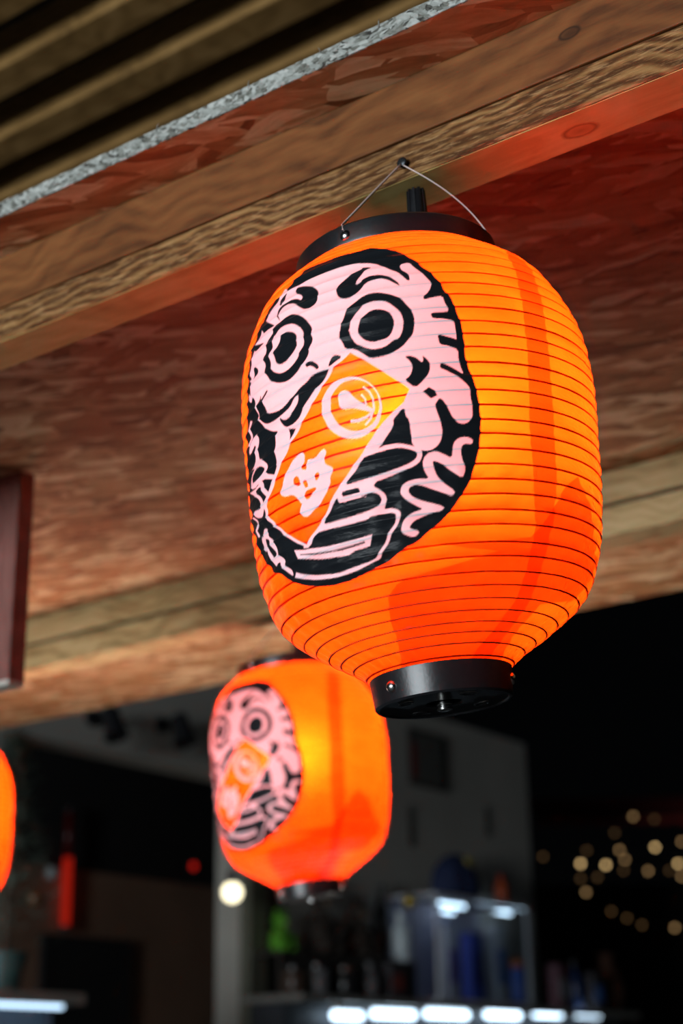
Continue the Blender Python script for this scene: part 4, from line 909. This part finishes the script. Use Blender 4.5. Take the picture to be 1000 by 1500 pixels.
XW = -4.0
pc = on_x(768, 1090, XW)            # outer corner of the white wall
YC, ZW = pc.y, pc.z
YO0, YO1, ZO = on_x(12, 1070, XW).y, on_x(352, 1300, XW).y, on_x(180, 1106, XW).z
bm = bmesh.new()
bm_box(bm, (XW - 0.12, 1.6, ZO), (XW, YO1, ZW))                      # above the opening
bm_box(bm, (XW - 0.12, 1.6, 0.0), (XW, YO0, ZO))
bm_box(bm, (XW - 0.12, YO1, 0.0), (XW, YC, ZW))
bm_box(bm, (XW - 2.2, YC - 0.10, 0.0), (XW - 0.12, YC, ZW))          # the return of the corner
tag(from_bm('wall_left', bm, M['white_wall']), 'dim white wall of the shop behind the lanterns with a dark opening', 'wall', kind='structure')
tag(box('trim_3', (XW, YO1 - 0.005, 0.0), (XW + 0.05, YO1 + 0.105, ZO + 0.02), colour('olive_post', (0.12, 0.12, 0.09)), bevel=0.004),
    'pale olive upright post at the edge of the dark opening', 'post', kind='structure')
XR = -5.6
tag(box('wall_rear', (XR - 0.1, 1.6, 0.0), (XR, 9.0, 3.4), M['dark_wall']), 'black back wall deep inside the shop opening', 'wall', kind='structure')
pw = on_x(30, 1266, XR + 0.03); pw2 = on_x(330, 1300, XR + 0.03)
ZWAIN = (pw.z + pw2.z) / 2
tag(box('trim_4', (XR, 1.6, 0.0), (XR + 0.03, 8.9, ZWAIN), M['brown_wall']), 'dark brown panelling on the lower back wall', 'panelling', kind='structure')
d0, d1 = on_x(58, 1368, XR + 0.03), on_x(186, 1368, XR + 0.03)
dr = empty('door_1', (XR + 0.031, d0.y, 0.0))
tag(dr, 'black closed door set in the brown panelling', 'door', kind='structure')
box('door_leaf', (0.0, 0.04, 0.0), (0.03, d1.y - d0.y - 0.04, d0.z - 0.04), M['dark_wall'], dr, 0.004)
box('door_frame', (0.0, 0.0, 0.0), (0.035, 0.04, d0.z), M['dark_wall'], dr)
box('door_frame', (0.0, d1.y - d0.y - 0.04, 0.0), (0.035, d1.y - d0.y, d0.z), M['dark_wall'], dr)
box('door_frame', (0.0, 0.04, d0.z - 0.04), (0.035, d1.y - d0.y - 0.04, d0.z), M['dark_wall'], dr)
lathe('door_handle', [(0.012, 0.0), (0.012, 0.02), (0.022, 0.03), (0.02, 0.045), (0.004, 0.05)], M['iron'], dr, 16, loc=(0.03, 0.12, 1.02)).rotation_euler = (0, math.pi / 2, 0)

# spotlights, unlit, on the wall above the opening
for k, (px, py, lab) in enumerate(((163, 1046, 'unlit black spotlight on the white wall, the left one of two'),
                                   (264, 1056, 'unlit black spotlight on the white wall, beside the second lantern'))):
    p = on_x(px, py, XW + 0.10)
    t = empty('spotlight', (XW, p.y, p.z))
    tag(t, lab, 'spotlight', 'spotlights above the opening')
    lathe('wall_plate', [(0.03, 0), (0.03, 0.012), (0.02, 0.016)], M['black'], t, 20).rotation_euler = (0, math.pi / 2, 0)
    tube('arm', [(0.01, 0, 0), (0.07, 0, 0.004), (0.10, 0, -0.01)], 0.008, M['black'], t)
    h = lathe('lamp_head', [(0.018, 0.06), (0.030, 0.05), (0.034, 0.0), (0.046, -0.06), (0.044, -0.062), (0.030, -0.04), (0.001, -0.03)], M['black'], t, 24, loc=(0.11, 0, -0.03))
    h.rotation_euler = (0, -0.35, 0)

# globe bulb hanging in front of the post
p = on_x(340, 1307, XW + 0.16)
t = empty('globe_bulb', (p.x, p.y, p.z - 0.040))
tag(t, 'round warm white bulb glowing on a cord by the olive post', 'bulb')
lathe('glass_globe', sphere_prof(0.035, 0.040, 16), M['globe'], t, 24)
lathe('socket', [(0.016, 0.068), (0.018, 0.075), (0.018, 0.11), (0.010, 0.118), (0.003, 0.12)], M['black'], t, 20)
top_h = ZW - 0.1 - (p.z - 0.04)
tube('cord', [(0, 0, 0.118), (0, 0, top_h * 0.5), (0, 0, top_h), (-0.15, 0, top_h + 0.002)], 0.003, M['black'], t)

# red tube on the back wall and a red indicator
p0, p1 = on_x(95, 1360, XR + 0.07), on_x(95, 1256, XR + 0.07)
t = empty('red_tube_light', (XR + 0.07, p0.y, p0.z))
tag(t, 'upright dim red tube light on the brown back wall', 'tube light')
ht_ = p1.z - p0.z
tube('glass_tube', [(0, 0, 0.01), (0, 0, ht_ * 0.5), (0, 0, ht_)], 0.020, M['neon'], t, 12)
tube('clear_tube_end', [(0, 0, ht_), (0, 0, ht_ + 0.22)], 0.020, colour('unlit_red_glass', (0.10, 0.004, 0.004), 0.3), t, 12)
for zz in (0.0, ht_ + 0.22): lathe('end_cap', [(0.024, zz - 0.01), (0.024, zz + 0.012)], M['black'], t, 14)
for zz in (0.04, ht_ - 0.04): box('wall_clip', (-0.04, -0.008, zz - 0.006), (-0.018, 0.008, zz + 0.006), M['black'], t)
p = on_x(283, 1269, XR + 0.02)
t = empty('indicator_lamp', (XR, p.y, p.z))
tag(t, 'tiny red indicator lamp glowing in the dark opening', 'lamp')
box('housing', (0, -0.035, -0.035), (0.018, 0.035, 0.035), M['black'], t, 0.003)
lathe('red_lens', sphere_prof(0.017, 0.0, 8, 0.6), M['red_led'], t, 16, loc=(0.022, 0, 0)).rotation_euler = (0, math.pi / 2, 0)

# dark wall decorations on the white wall
p = on_x(622, 1112, XW + 0.01)
t = empty('wall_picture', (XW, p.y, p.z - 0.12))
tag(t, 'dark picture with a dim red edge on the white wall', 'picture')
box('frame', (0.0, -0.14, -0.01), (0.018, 0.16, 0.25), colour('dark_frame', (0.05, 0.05, 0.045)), t, 0.003)
box('print', (0.018, -0.07, 0.01), (0.0195, 0.13, 0.23), colour('grey_print', (0.11, 0.11, 0.10)), t)
box('red_stripe', (0.018, -0.12, 0.02), (0.0195, -0.08, 0.18), colour('dull_red', (0.20, 0.02, 0.015)), t)
for (px, y0, y1, lab) in ((601, 1185, 1240, 'narrow dark strap hanging on the white wall below the dark picture'),
                          (713, 1185, 1225, 'narrow dark strap hanging on the white wall near its corner')):
    a, b = on_x(px, y1, XW + 0.01), on_x(px, y0, XW + 0.01)
    t = empty('hanging_strap', (XW, a.y, a.z))
    tag(t, lab, 'strap', 'straps hanging on the white wall')
    h_ = b.z - a.z
    tube('hook', [(0.0, 0, h_ + 0.01), (0.02, 0, h_ + 0.008), (0.024, 0, h_ + 0.02)], 0.003, M['iron'], t)
    bm = bmesh.new(); bm_box(bm, (0.006, -0.014, 0), (0.012, 0.014, h_), 0.002)
    from_bm('band', bm, colour('dark_strap', (0.10, 0.095, 0.085)), t)

# ------------------------------------------------------------------ long counter with goods
XF = -3.70                                             # front of the counter
ya, yb = on_x(352, 1480, -3.99).y, on_x(892, 1480, XF).y
zt = on_x(600, 1464, XF).z
co = empty('display_counter', (XF, ya, 0.0))
tag(co, 'grey market counter with bright LED tubes under its top', 'counter')
ln = on_x(905, 1420, -3.80).y - ya
box('counter_top', (-0.29, 0, zt - 0.025), (0.0, ln, zt), M['counter'], co, 0.003)
box('counter_body', (-0.285, 0.02, 0.0), (-0.10, ln - 0.02, zt - 0.025), M['counter_front'], co)
rs = empty('display_riser', (XF, ya, zt))
tag(rs, 'dark step shelf standing on the long counter, plush toys on it', 'riser')
rl = on_x(640, 1330, -3.72).y - ya - 0.03
dk = colour('dark_riser', (0.03, 0.025, 0.022))
box('top_board', (-0.285, 0.02, 0.145), (-0.115, rl, 0.16), dk, rs, 0.003)
box('front_board', (-0.13, 0.02, 0.0005), (-0.115, rl, 0.145), dk, rs)
box('back_board', (-0.285, 0.02, 0.0005), (-0.27, rl, 0.145), dk, rs)
for (xa, xb, yy) in ((482, 535, 1488), (540, 612, 1486), (618, 690, 1486), (706, 766, 1487), (776, 827, 1485), (836, 884, 1485)):
    a, b = on_x(xa + 8, yy, XF - 0.05), on_x(xb - 8, yy, XF - 0.05)
    zc_ = (a.z + b.z) / 2
    led = tube('led_tube', [(-0.05, a.y - ya, zc_), (-0.05, (a.y + b.y) / 2 - ya, zc_), (-0.05, b.y - ya, zc_)], 0.017, M['led'], co, 12)
    led['label'] = 'bright cold white LED tube'
    box('tube_holder', (-0.07, a.y - ya + 0.01, zc_ + 0.0175), (-0.03, a.y - ya + 0.03, zt - 0.025), M['counter'], co)
zr = zt + 0.16

# glass cabinet on the counter
XCB = -3.72
ca, cb = on_x(640, 1330, XCB).y, on_x(772, 1330, XCB).y
zct = on_x(700, 1316, XCB).z
cab = empty('glass_cabinet', (XCB, ca, zt + 0.001))
tag(cab, 'small glass cabinet lit by LED bars, blue packages inside', 'cabinet')
wc, hc = cb - ca, zct - zt
white_metal = colour('cabinet_white_metal', (0.55, 0.56, 0.60))
box('base_board', (-0.26, 0, 0), (0.0, wc, 0.012), white_metal, cab)
box('top_board', (-0.26, 0, hc - 0.014), (0.0, wc, hc), white_metal, cab)
box('back_panel', (-0.26, 0.012, 0.012), (-0.252, wc - 0.012, hc - 0.014), colour('cabinet_lavender', (0.42, 0.42, 0.55)), cab)
for yy in (0.0, wc - 0.012):
    for xx in (-0.26, -0.012): box('corner_post', (xx, yy, 0.012), (xx + 0.012, yy + 0.012, hc - 0.014), white_metal, cab)
box('pane', (-0.006, 0.012, 0.012), (-0.003, wc - 0.012, hc - 0.014), M['glass'], cab)
for (xa, xb, yy, xo, sl_) in ((644, 678, 1326, -0.03, 0.0), (700, 766, 1326, -0.03, 0.0), (690, 745, 1334, -0.20, 0.0), (650, 662, 1336, -0.20, 0)):
    a, b = on_x(xa, yy, XCB + xo), on_x(xb, yy, XCB + xo)
    zz = (a.z + b.z) / 2 - zt
    n_led = max(2, int((b.y - a.y) / 0.035))
    bar = box('led_bar', (xo - 0.008, a.y - ca - 0.01, zz + 0.006), (xo + 0.008, b.y - ca + 0.01, zz + 0.010), white_metal, cab)
    proto = None
    for k in range(n_led + 1):
        yy_ = a.y - ca + (b.y - a.y) * k / n_led
        if proto is None:
            proto = box('led', (-0.006, -0.009, -0.006), (0.006, 0.009, 0.006), M['led'], bar, 0.002, loc=(xo, yy_, zz))
        else:
            c = proto.copy(); C.objects.link(c); c.parent = bar; c.location = (xo, yy_, zz)


def depth_scale(px, X):
    p = on_x(px, 1420, X)
    return p, (p - EYE).dot(FWD) / F_PX


def good(name, label, cat, px, X, z, build, group=None):
    p, s = depth_scale(px, X)
    t = empty(name, (X, p.y, z))
    tag(t, label, cat, group)
    build(t, s)
    return t


def bottle(col, r, h, cap):
    def b(t, s):
        R, H = r * s, h * s
        lathe('body', [(R * 0.9, 0), (R, R * 0.12), (R, H * 0.58), (R * 0.85, H * 0.68), (R * 0.38, H * 0.80), (R * 0.36, H * 0.88)], colour(*col), t, 20)
        lathe('cap', [(R * 0.42, H * 0.88), (R * 0.42, H * 0.99), (R * 0.36, H)], colour(*cap), t, 16)
    return b


def jar(col, r, h, lid):
    def b(t, s):
        R, H = r * s, h * s
        lathe('body', [(R * 0.85, 0), (R, H * 0.1), (R, H * 0.68), (R * 0.82, H * 0.8)], colour(*col), t, 20)
        lathe('lid', [(R * 0.88, H * 0.8), (R * 0.9, H * 0.93), (R * 0.5, H * 0.96), (R * 0.16, H * 0.965), (R * 0.16, H)], colour(*lid), t, 20)
    return b


def carton(col, w, h, band):
    def b(t, s):
        W, H = w * s, h * s
        box('body', (-W * 0.3, -W / 2, 0), (W * 0.3, W / 2, H), colour(*col), t, 0.002)
        box('front_label', (W * 0.3, -W * 0.38, H * 0.25), (W * 0.3 + 0.0015, W * 0.38, H * 0.7), colour(*band), t)
        box('lid_flap', (-W * 0.31, -W * 0.51, H), (W * 0.31, W * 0.51, H + 0.004), colour(*col), t)
    return b


def plush(col, belly, r, h):
    def b(t, s):
        R, H = r * s, h * s
        lathe('body', [(R * 0.55, 0), (R * 0.92, H * 0.1), (R, H * 0.25), (R * 0.85, H * 0.45), (R * 0.5, H * 0.58)], colour(*col), t, 20)
        lathe('head', sphere_prof(R * 0.72, H * 0.74, 12, 0.9), colour(*col), t, 20)
        for sg in (-1, 1):
            lathe('ear', sphere_prof(R * 0.24, 0, 8), colour(*col), t, 12, loc=(0, sg * R * 0.5, H * 0.96 - R * 0.1))
            tube('arm', [(R * 0.3, sg * R * 0.75, H * 0.46), (R * 0.7, sg * R * 0.95, H * 0.33), (R * 0.95, sg * R * 0.6, H * 0.25)], [R * 0.2, R * 0.24, R * 0.2], colour(*col), t, 10)
            tube('leg', [(R * 0.3, sg * R * 0.5, H * 0.10), (R * 0.9, sg * R * 0.62, H * 0.09), (R * 1.2, sg * R * 0.65, H * 0.12)], [R * 0.28, R * 0.28, R * 0.24], colour(*col), t, 10)
        lathe('snout', sphere_prof(R * 0.3, 0, 8, 0.8), colour(*belly), t, 12, loc=(R * 0.6, 0, H * 0.68))
    return b


def vase(col, r, h):
    def b(t, s):
        R, H = r * s, h * s
        lathe('body', [(R * 0.55, 0), (R * 0.9, H * 0.2), (R, H * 0.42), (R * 0.7, H * 0.68), (R * 0.36, H * 0.84), (R * 0.42, H * 0.95)], colour(*col), t, 24)
        lathe('rim', [(R * 0.40, H * 0.95), (R * 0.52, H * 0.97), (R * 0.52, H), (R * 0.36, H)], colour(*col), t, 24)
    return b


def ornament(col, r, h):
    def b(t, s):
        R, H = r * s, h * s
        lathe('foot', [(R * 0.9, 0), (R * 0.85, 0.006), (R * 0.2, 0.012)], M['black'], t, 18)
        tube('stem', [(0, 0, 0.01), (0, 0, H - 2 * R)], 0.004, M['black'], t)
        lathe('ball', sphere_prof(R, H - R, 14), colour(*col), t, 22)
    return b


K1 = ('dark_brown_plush', (0.035, 0.024, 0.018), 0.9)
K2 = ('black_ceramic', (0.012, 0.012, 0.013), 0.3)
K3 = ('brown_glaze', (0.06, 0.035, 0.025), 0.35)
K4 = ('grey_glaze', (0.12, 0.115, 0.12), 0.4)
GG = 'goods on the long counter'
good('plush_toy', 'green plush toy sitting at the left end of the counter', 'plush toy', 411, -3.90, zr, plush(('leaf_green', (0.10, 0.34, 0.02), 0.9), ('pale_green', (0.25, 0.42, 0.10), 0.9), 17, 62), GG)
good('plush_toy', 'big dark brown plush bear behind the grey jar', 'plush toy', 470, -3.905, zr, plush(K1, ('tan_snout', (0.12, 0.08, 0.05), 0.9), 24, 112), GG)
good('plush_toy', 'dark brown plush bear to the left of the pale bottle', 'plush toy', 526, -3.905, zr, plush(K1, ('tan_snout', (0.12, 0.08, 0.05), 0.9), 22, 92), GG)
good('bottle', 'pale shining bottle in front of the white wall', 'bottle', 588, -3.87, zr, bottle(('pale_blue_white', (0.62, 0.70, 0.74), 0.15), 14, 72, ('pale_cap', (0.75, 0.8, 0.82), 0.2)), GG)
good('ball_ornament', 'gold ball ornament on a thin stand above the pale bottle', 'ornament', 603, -3.775, zt + 0.001, ornament(('gold', (0.75, 0.52, 0.08), 0.3, 0.8), 10, 152), GG)
good('vase', 'tall black vase behind the pale bottle', 'vase', 560, -3.93, zr, vase(K2, 13, 112), GG)
good('jar', 'grey glazed jar at the front of the counter below the brown bear', 'jar', 465, -3.76, zt + 0.001, jar(K4, 17, 46, K2), GG)
good('jar', 'dark brown jar at the front of the counter below the green toy', 'jar', 430, -3.76, zt + 0.001, jar(K3, 18, 40, K2), GG)
good('jar', 'black lidded jar between the two brown bears', 'jar', 505, -3.76, zt + 0.001, jar(K2, 18, 44, K3), GG)
good('vase', 'small grey vase below the pale bottle', 'vase', 541, -3.76, zt + 0.001, vase(K4, 14, 50), GG)
good('carton', 'small dark carton with a dull red label beside the grey vase', 'carton', 574, -3.765, zt + 0.001, carton(('dark_carton', (0.04, 0.035, 0.04), 0.6), 34, 50, ('dull_red_label', (0.22, 0.04, 0.03), 0.6)), GG)
good('carton', 'plum carton with a grey label right of the glass cabinet', 'carton', 815, -3.79, zt + 0.001, carton(('plum_carton', (0.16, 0.07, 0.09), 0.6), 26, 62, ('grey_label', (0.3, 0.3, 0.32), 0.6)), GG)
GC = 'packages in the glass cabinet'
good('package', 'pale package at the left inside the glass cabinet', 'package', 657, -3.86, zt + 0.014, carton(('pale_pack', (0.45, 0.46, 0.55), 0.5), 26, 105, ('violet_label', (0.12, 0.08, 0.35), 0.5)), GC)
good('package', 'bright blue package in the middle of the glass cabinet', 'package', 691, -3.83, zt + 0.014, carton(('royal_blue_pack', (0.05, 0.08, 0.42), 0.5), 32, 96, ('navy_label', (0.02, 0.03, 0.2), 0.5)), GC)
good('package', 'white package at the right inside the glass cabinet', 'package', 727, -3.86, zt + 0.014, carton(('white_pack', (0.5, 0.52, 0.56), 0.5), 30, 112, ('blue_label', (0.06, 0.14, 0.4), 0.5)), GC)
good('jar', 'small blue jar at the right end of the glass cabinet', 'jar', 757, -3.83, zt + 0.014, jar(('blue_jar', (0.04, 0.10, 0.40), 0.4), 11, 66, ('orange_lid', (0.5, 0.12, 0.02), 0.5)), GC)
# on top of the cabinet


def bundle(t, s):
    R = 46 * s
    v, f = lathe_data([(R * 0.80, 0), (R * 0.98, R * 0.25), (R * 1.0, R * 0.55), (R * 0.86, R * 0.95), (R * 0.55, R * 1.3), (R * 0.2, R * 1.48), (0.001, R * 1.5)], 40)
    rr = random.Random(2)
    ph = [rr.uniform(0, 6.28) for _ in range(4)]
    pts = []
    for (x, y, z) in v:
        th = math.atan2(y, x)
        k = 1 + 0.06 * math.sin(5 * th + ph[0]) + 0.05 * math.sin(9 * th + ph[1] + z * 20) + 0.03 * math.sin(3 * th + ph[2])
        pts.append((x * k * 0.62, y * k, z))
    from_data('cloth', pts, f, colour('navy_cloth', (0.012, 0.022, 0.075), 0.8), t, True)
    bm = bmesh.new(); bm_box(bm, (R * 0.30, R * 0.02, R * 1.02), (R * 0.50, R * 0.42, R * 1.36), 0.012)
    from_bm('knot', bm, colour('mustard_cloth', (0.30, 0.24, 0.04), 0.8), t)


good('cloth_bundle', 'navy blue cloth bundle with a mustard knot on the glass cabinet', 'bundle', 672, -3.85, zct + 0.003, bundle)
good('bottle', 'small orange bottle on the glass cabinet beside the navy bundle', 'bottle', 739, -3.80, zct + 0.002, bottle(('orange_bottle', (0.45, 0.07, 0.015), 0.4), 10, 44, ('red_cap', (0.3, 0.03, 0.02), 0.5)))
# right end of the counter
good('basket', 'dark brown basket at the right end of the counter', 'basket', 888, -3.87, zt + 0.001, vase(('brown_wicker', (0.07, 0.025, 0.012), 0.8), 24, 84), GG)
good('bottle', 'dark blue bottle near the right end of the counter', 'bottle', 840, -3.79, zt + 0.001, bottle(('dark_blue_glass', (0.01, 0.025, 0.09), 0.3), 10, 70, K2), GG)
good('carton', 'dark carton with a blue label beside the dark blue bottle', 'carton', 866, -3.79, zt + 0.001, carton(('dark_carton', (0.04, 0.035, 0.04), 0.6), 32, 52, ('blue_label', (0.06, 0.14, 0.4), 0.5)), GG)

# ------------------------------------------------------------------ low counter at the left with a fir
XL = -3.30
la, lb = on_x(-150, 1470, XL).y, on_x(126, 1470, XL).y
lz = on_x(60, 1452, XL).z
lc = empty('side_counter', (XL, la, 0.0))
tag(lc, 'grey counter at the lower left with a row of LED lights', 'counter')
box('counter_top', (-0.5, 0, lz - 0.03), (0.0, lb - la, lz), M['counter'], lc, 0.003)
box('counter_body', (-0.48, 0.02, 0.0), (-0.10, lb - la - 0.03, lz - 0.03), colour('blue_grey_front', (0.10, 0.14, 0.19)), lc)
a, b = on_x(-60, 1471, XL - 0.04), on_x(86, 1471, XL - 0.04)
zz = on_x(45, 1471, XL - 0.04).z
rail = box('led_rail', (-0.05, a.y - la, zz + 0.011), (-0.03, b.y - la + 0.01, lz - 0.03), colour('rail_grey', (0.3, 0.3, 0.3)), lc)
proto = None
nl = 16
for k in range(nl + 1):
    yy_ = a.y - la + (b.y - a.y) * k / nl
    if proto is None:
        proto = box('led', (-0.009, -0.010, -0.010), (0.009, 0.010, 0.010), M['led_dim'], rail, 0.003, loc=(-0.04, yy_, zz))
    else:
        c = proto.copy(); C.objects.link(c); c.parent = rail; c.location = (-0.04, yy_, zz)

p, s = depth_scale(12, -3.5)
fir = empty('potted_fir', (-3.52, p.y, lz))
tag(fir, 'small grey green artificial fir in a pot behind the left lantern', 'plant')
lathe('pot', [(0.045, 0), (0.062, 0.10), (0.066, 0.10), (0.066, 0.115), (0.056, 0.115), (0.05, 0.105)], colour('teal_pot', (0.03, 0.09, 0.09), 0.5), fir, 20)
tube('trunk', [(0, 0, 0.10), (0.004, 0.002, 0.4), (0, 0, 0.74)], [0.012, 0.009, 0.003], colour('bark', (0.10, 0.07, 0.05), 0.9), fir, 8)
fr = random.Random(8)
fv, ff = [], []
for k in range(900):
    h = fr.random() ** 0.8
    z = 0.16 + 0.60 * h
    rad = 0.15 * (1 - h) + 0.015
    ang = fr.uniform(0, 6.283)
    q = fr.uniform(0.15, 1.0)
    base = Vector((math.cos(ang) * rad * q, math.sin(ang) * rad * q, z - 0.05 * q))
    dirv = Vector((math.cos(ang + fr.uniform(-.7, .7)), math.sin(ang + fr.uniform(-.7, .7)), fr.uniform(-0.4, 0.5))).normalized()
    side = dirv.cross(Vector((0, 0, 1))).normalized() * 0.006
    tip = base + dirv * fr.uniform(0.03, 0.06)
    i = len(fv)
    fv += [base - side, base + side, tip + side * 0.3, tip - side * 0.3]
    ff.append((i, i + 1, i + 2, i + 3))
fo = from_data('needles', fv, ff, colour('fir_green', (0.17, 0.22, 0.17), 0.8), fir)
fo['kind'] = 'stuff'
for k in range(5):
    a_ = 1.0 + k * 1.27
    zz = 0.25 + 0.09 * k
    rr = 0.15 * (1 - (zz - 0.16) / 0.6) + 0.02
    lathe('bauble', sphere_prof(0.020, 0, 10), colour('bauble_%d' % (k % 2), ((0.10, 0.05, 0.02), (0.22, 0.23, 0.23))[k % 2], 0.3), fir, 14, loc=(rr * math.cos(a_ - 1.2), rr * math.sin(a_ - 1.2), zz))

# ------------------------------------------------------------------ string lights far to the right
def far(px, py, D):
    return EYE + pixel_ray(px, py) * D


strings = [
    ('lower string of warm bulbs at the far right', 9.6, [(795, 1255, 'd'), (850, 1265, 'b'), (887, 1267, 'b'), (913, 1275, 'd'), (949, 1276, 'm'), (980, 1275, 'd'), (998, 1284, 'm'), (1040, 1280, 'm')]),
    ('upper string of warm bulbs at the far right, the brighter one', 9.9, [(859, 1246, 'd'), (907, 1245, 'm'), (915, 1259, 'm'), (959, 1241, 'b'), (993, 1265, 'b'), (998, 1233, 'm'), (1045, 1225, 'm')]),
    ('short topmost string of dim warm bulbs at the far right', 10.2, [(900, 1220, 'd'), (927, 1196, 'm'), (958, 1200, 'd'), (1020, 1190, 'm')]),
    ('lowest sagging string of dim warm bulbs at the far right', 9.3, [(850, 1287, 'd'), (858, 1307, 'm'), (875, 1285, 'd'), (895, 1335, 'd'), (918, 1345, 'd'), (940, 1355, 'd'), (988, 1359, 'm'), (1030, 1345, 'm')]),
]
bulb_me = None
for lab, D, pts in strings:
    P3 = [far(px, py, D) for px, py, _ in pts]
    t = empty('string_light', P3[0])
    tag(t, lab, 'string light', 'string lights in the dark')
    cable = []
    for i in range(len(P3) - 1):
        for q in (0, 0.25, 0.5, 0.75):
            cable.append(P3[i].lerp(P3[i + 1], q) - P3[0] + Vector((0, 0, 0.022 - 0.05 * q * (1 - q))))
    cable.append(P3[-1] - P3[0] + Vector((0, 0, 0.022)))
    tube('cable', cable, 0.0025, M['black'], t, 5)
    for (px, py, k), P in zip(pts, P3):
        key = {'b': 'warm_bright', 'm': 'warm_mid', 'd': 'warm_dim'}[k]
        lathe('bulb', sphere_prof(0.011, 0, 8), M[key], t, 12, loc=P - P3[0])
pr = far(905, 1192, 10.8)
aw = empty('awning', (pr.x, pr.y, pr.z - 0.08))
aw.rotation_euler = (0, 0, YAW)
tag(aw, 'dim dark red awning in the darkness above the string lights', 'awning')
v, f = [], []
for i in range(25):
    xx = -0.55 + 1.7 * i / 24
    for (yy, zz) in ((0.0, 0.0 + 0.02 * (i % 2)), (0.0, 0.06), (0.5, 0.26), (0.5, 0.27), (-0.006, 0.07), (-0.006, 0.0 + 0.02 * (i % 2))):
        v.append((xx, yy, zz))
for i in range(24):
    for k in range(5):
        a = i * 6 + k
        f.append((a, a + 1, a + 7, a + 6))
from_data('canvas', v, f, M['red_cloth'], aw)
tube('front_rail', [(-0.56, -0.002, 0.065), (0.3, -0.002, 0.065), (1.16, -0.002, 0.065)], 0.012, M['iron'], aw)
pa, pb = far(600, 1300, 12.5), far(1300, 1295, 12.5)
wl = Vector((pb.x - pa.x, pb.y - pa.y, 0))
o = box('wall_right', (0, 0, 0), (wl.length, 0.15, pa.z), M['far_wall'], loc=(pa.x, pa.y, 0))
o.rotation_euler = (0, 0, math.atan2(wl.y, wl.x))
tag(o, 'barely visible dark low wall beyond the string lights', 'wall', kind='structure')
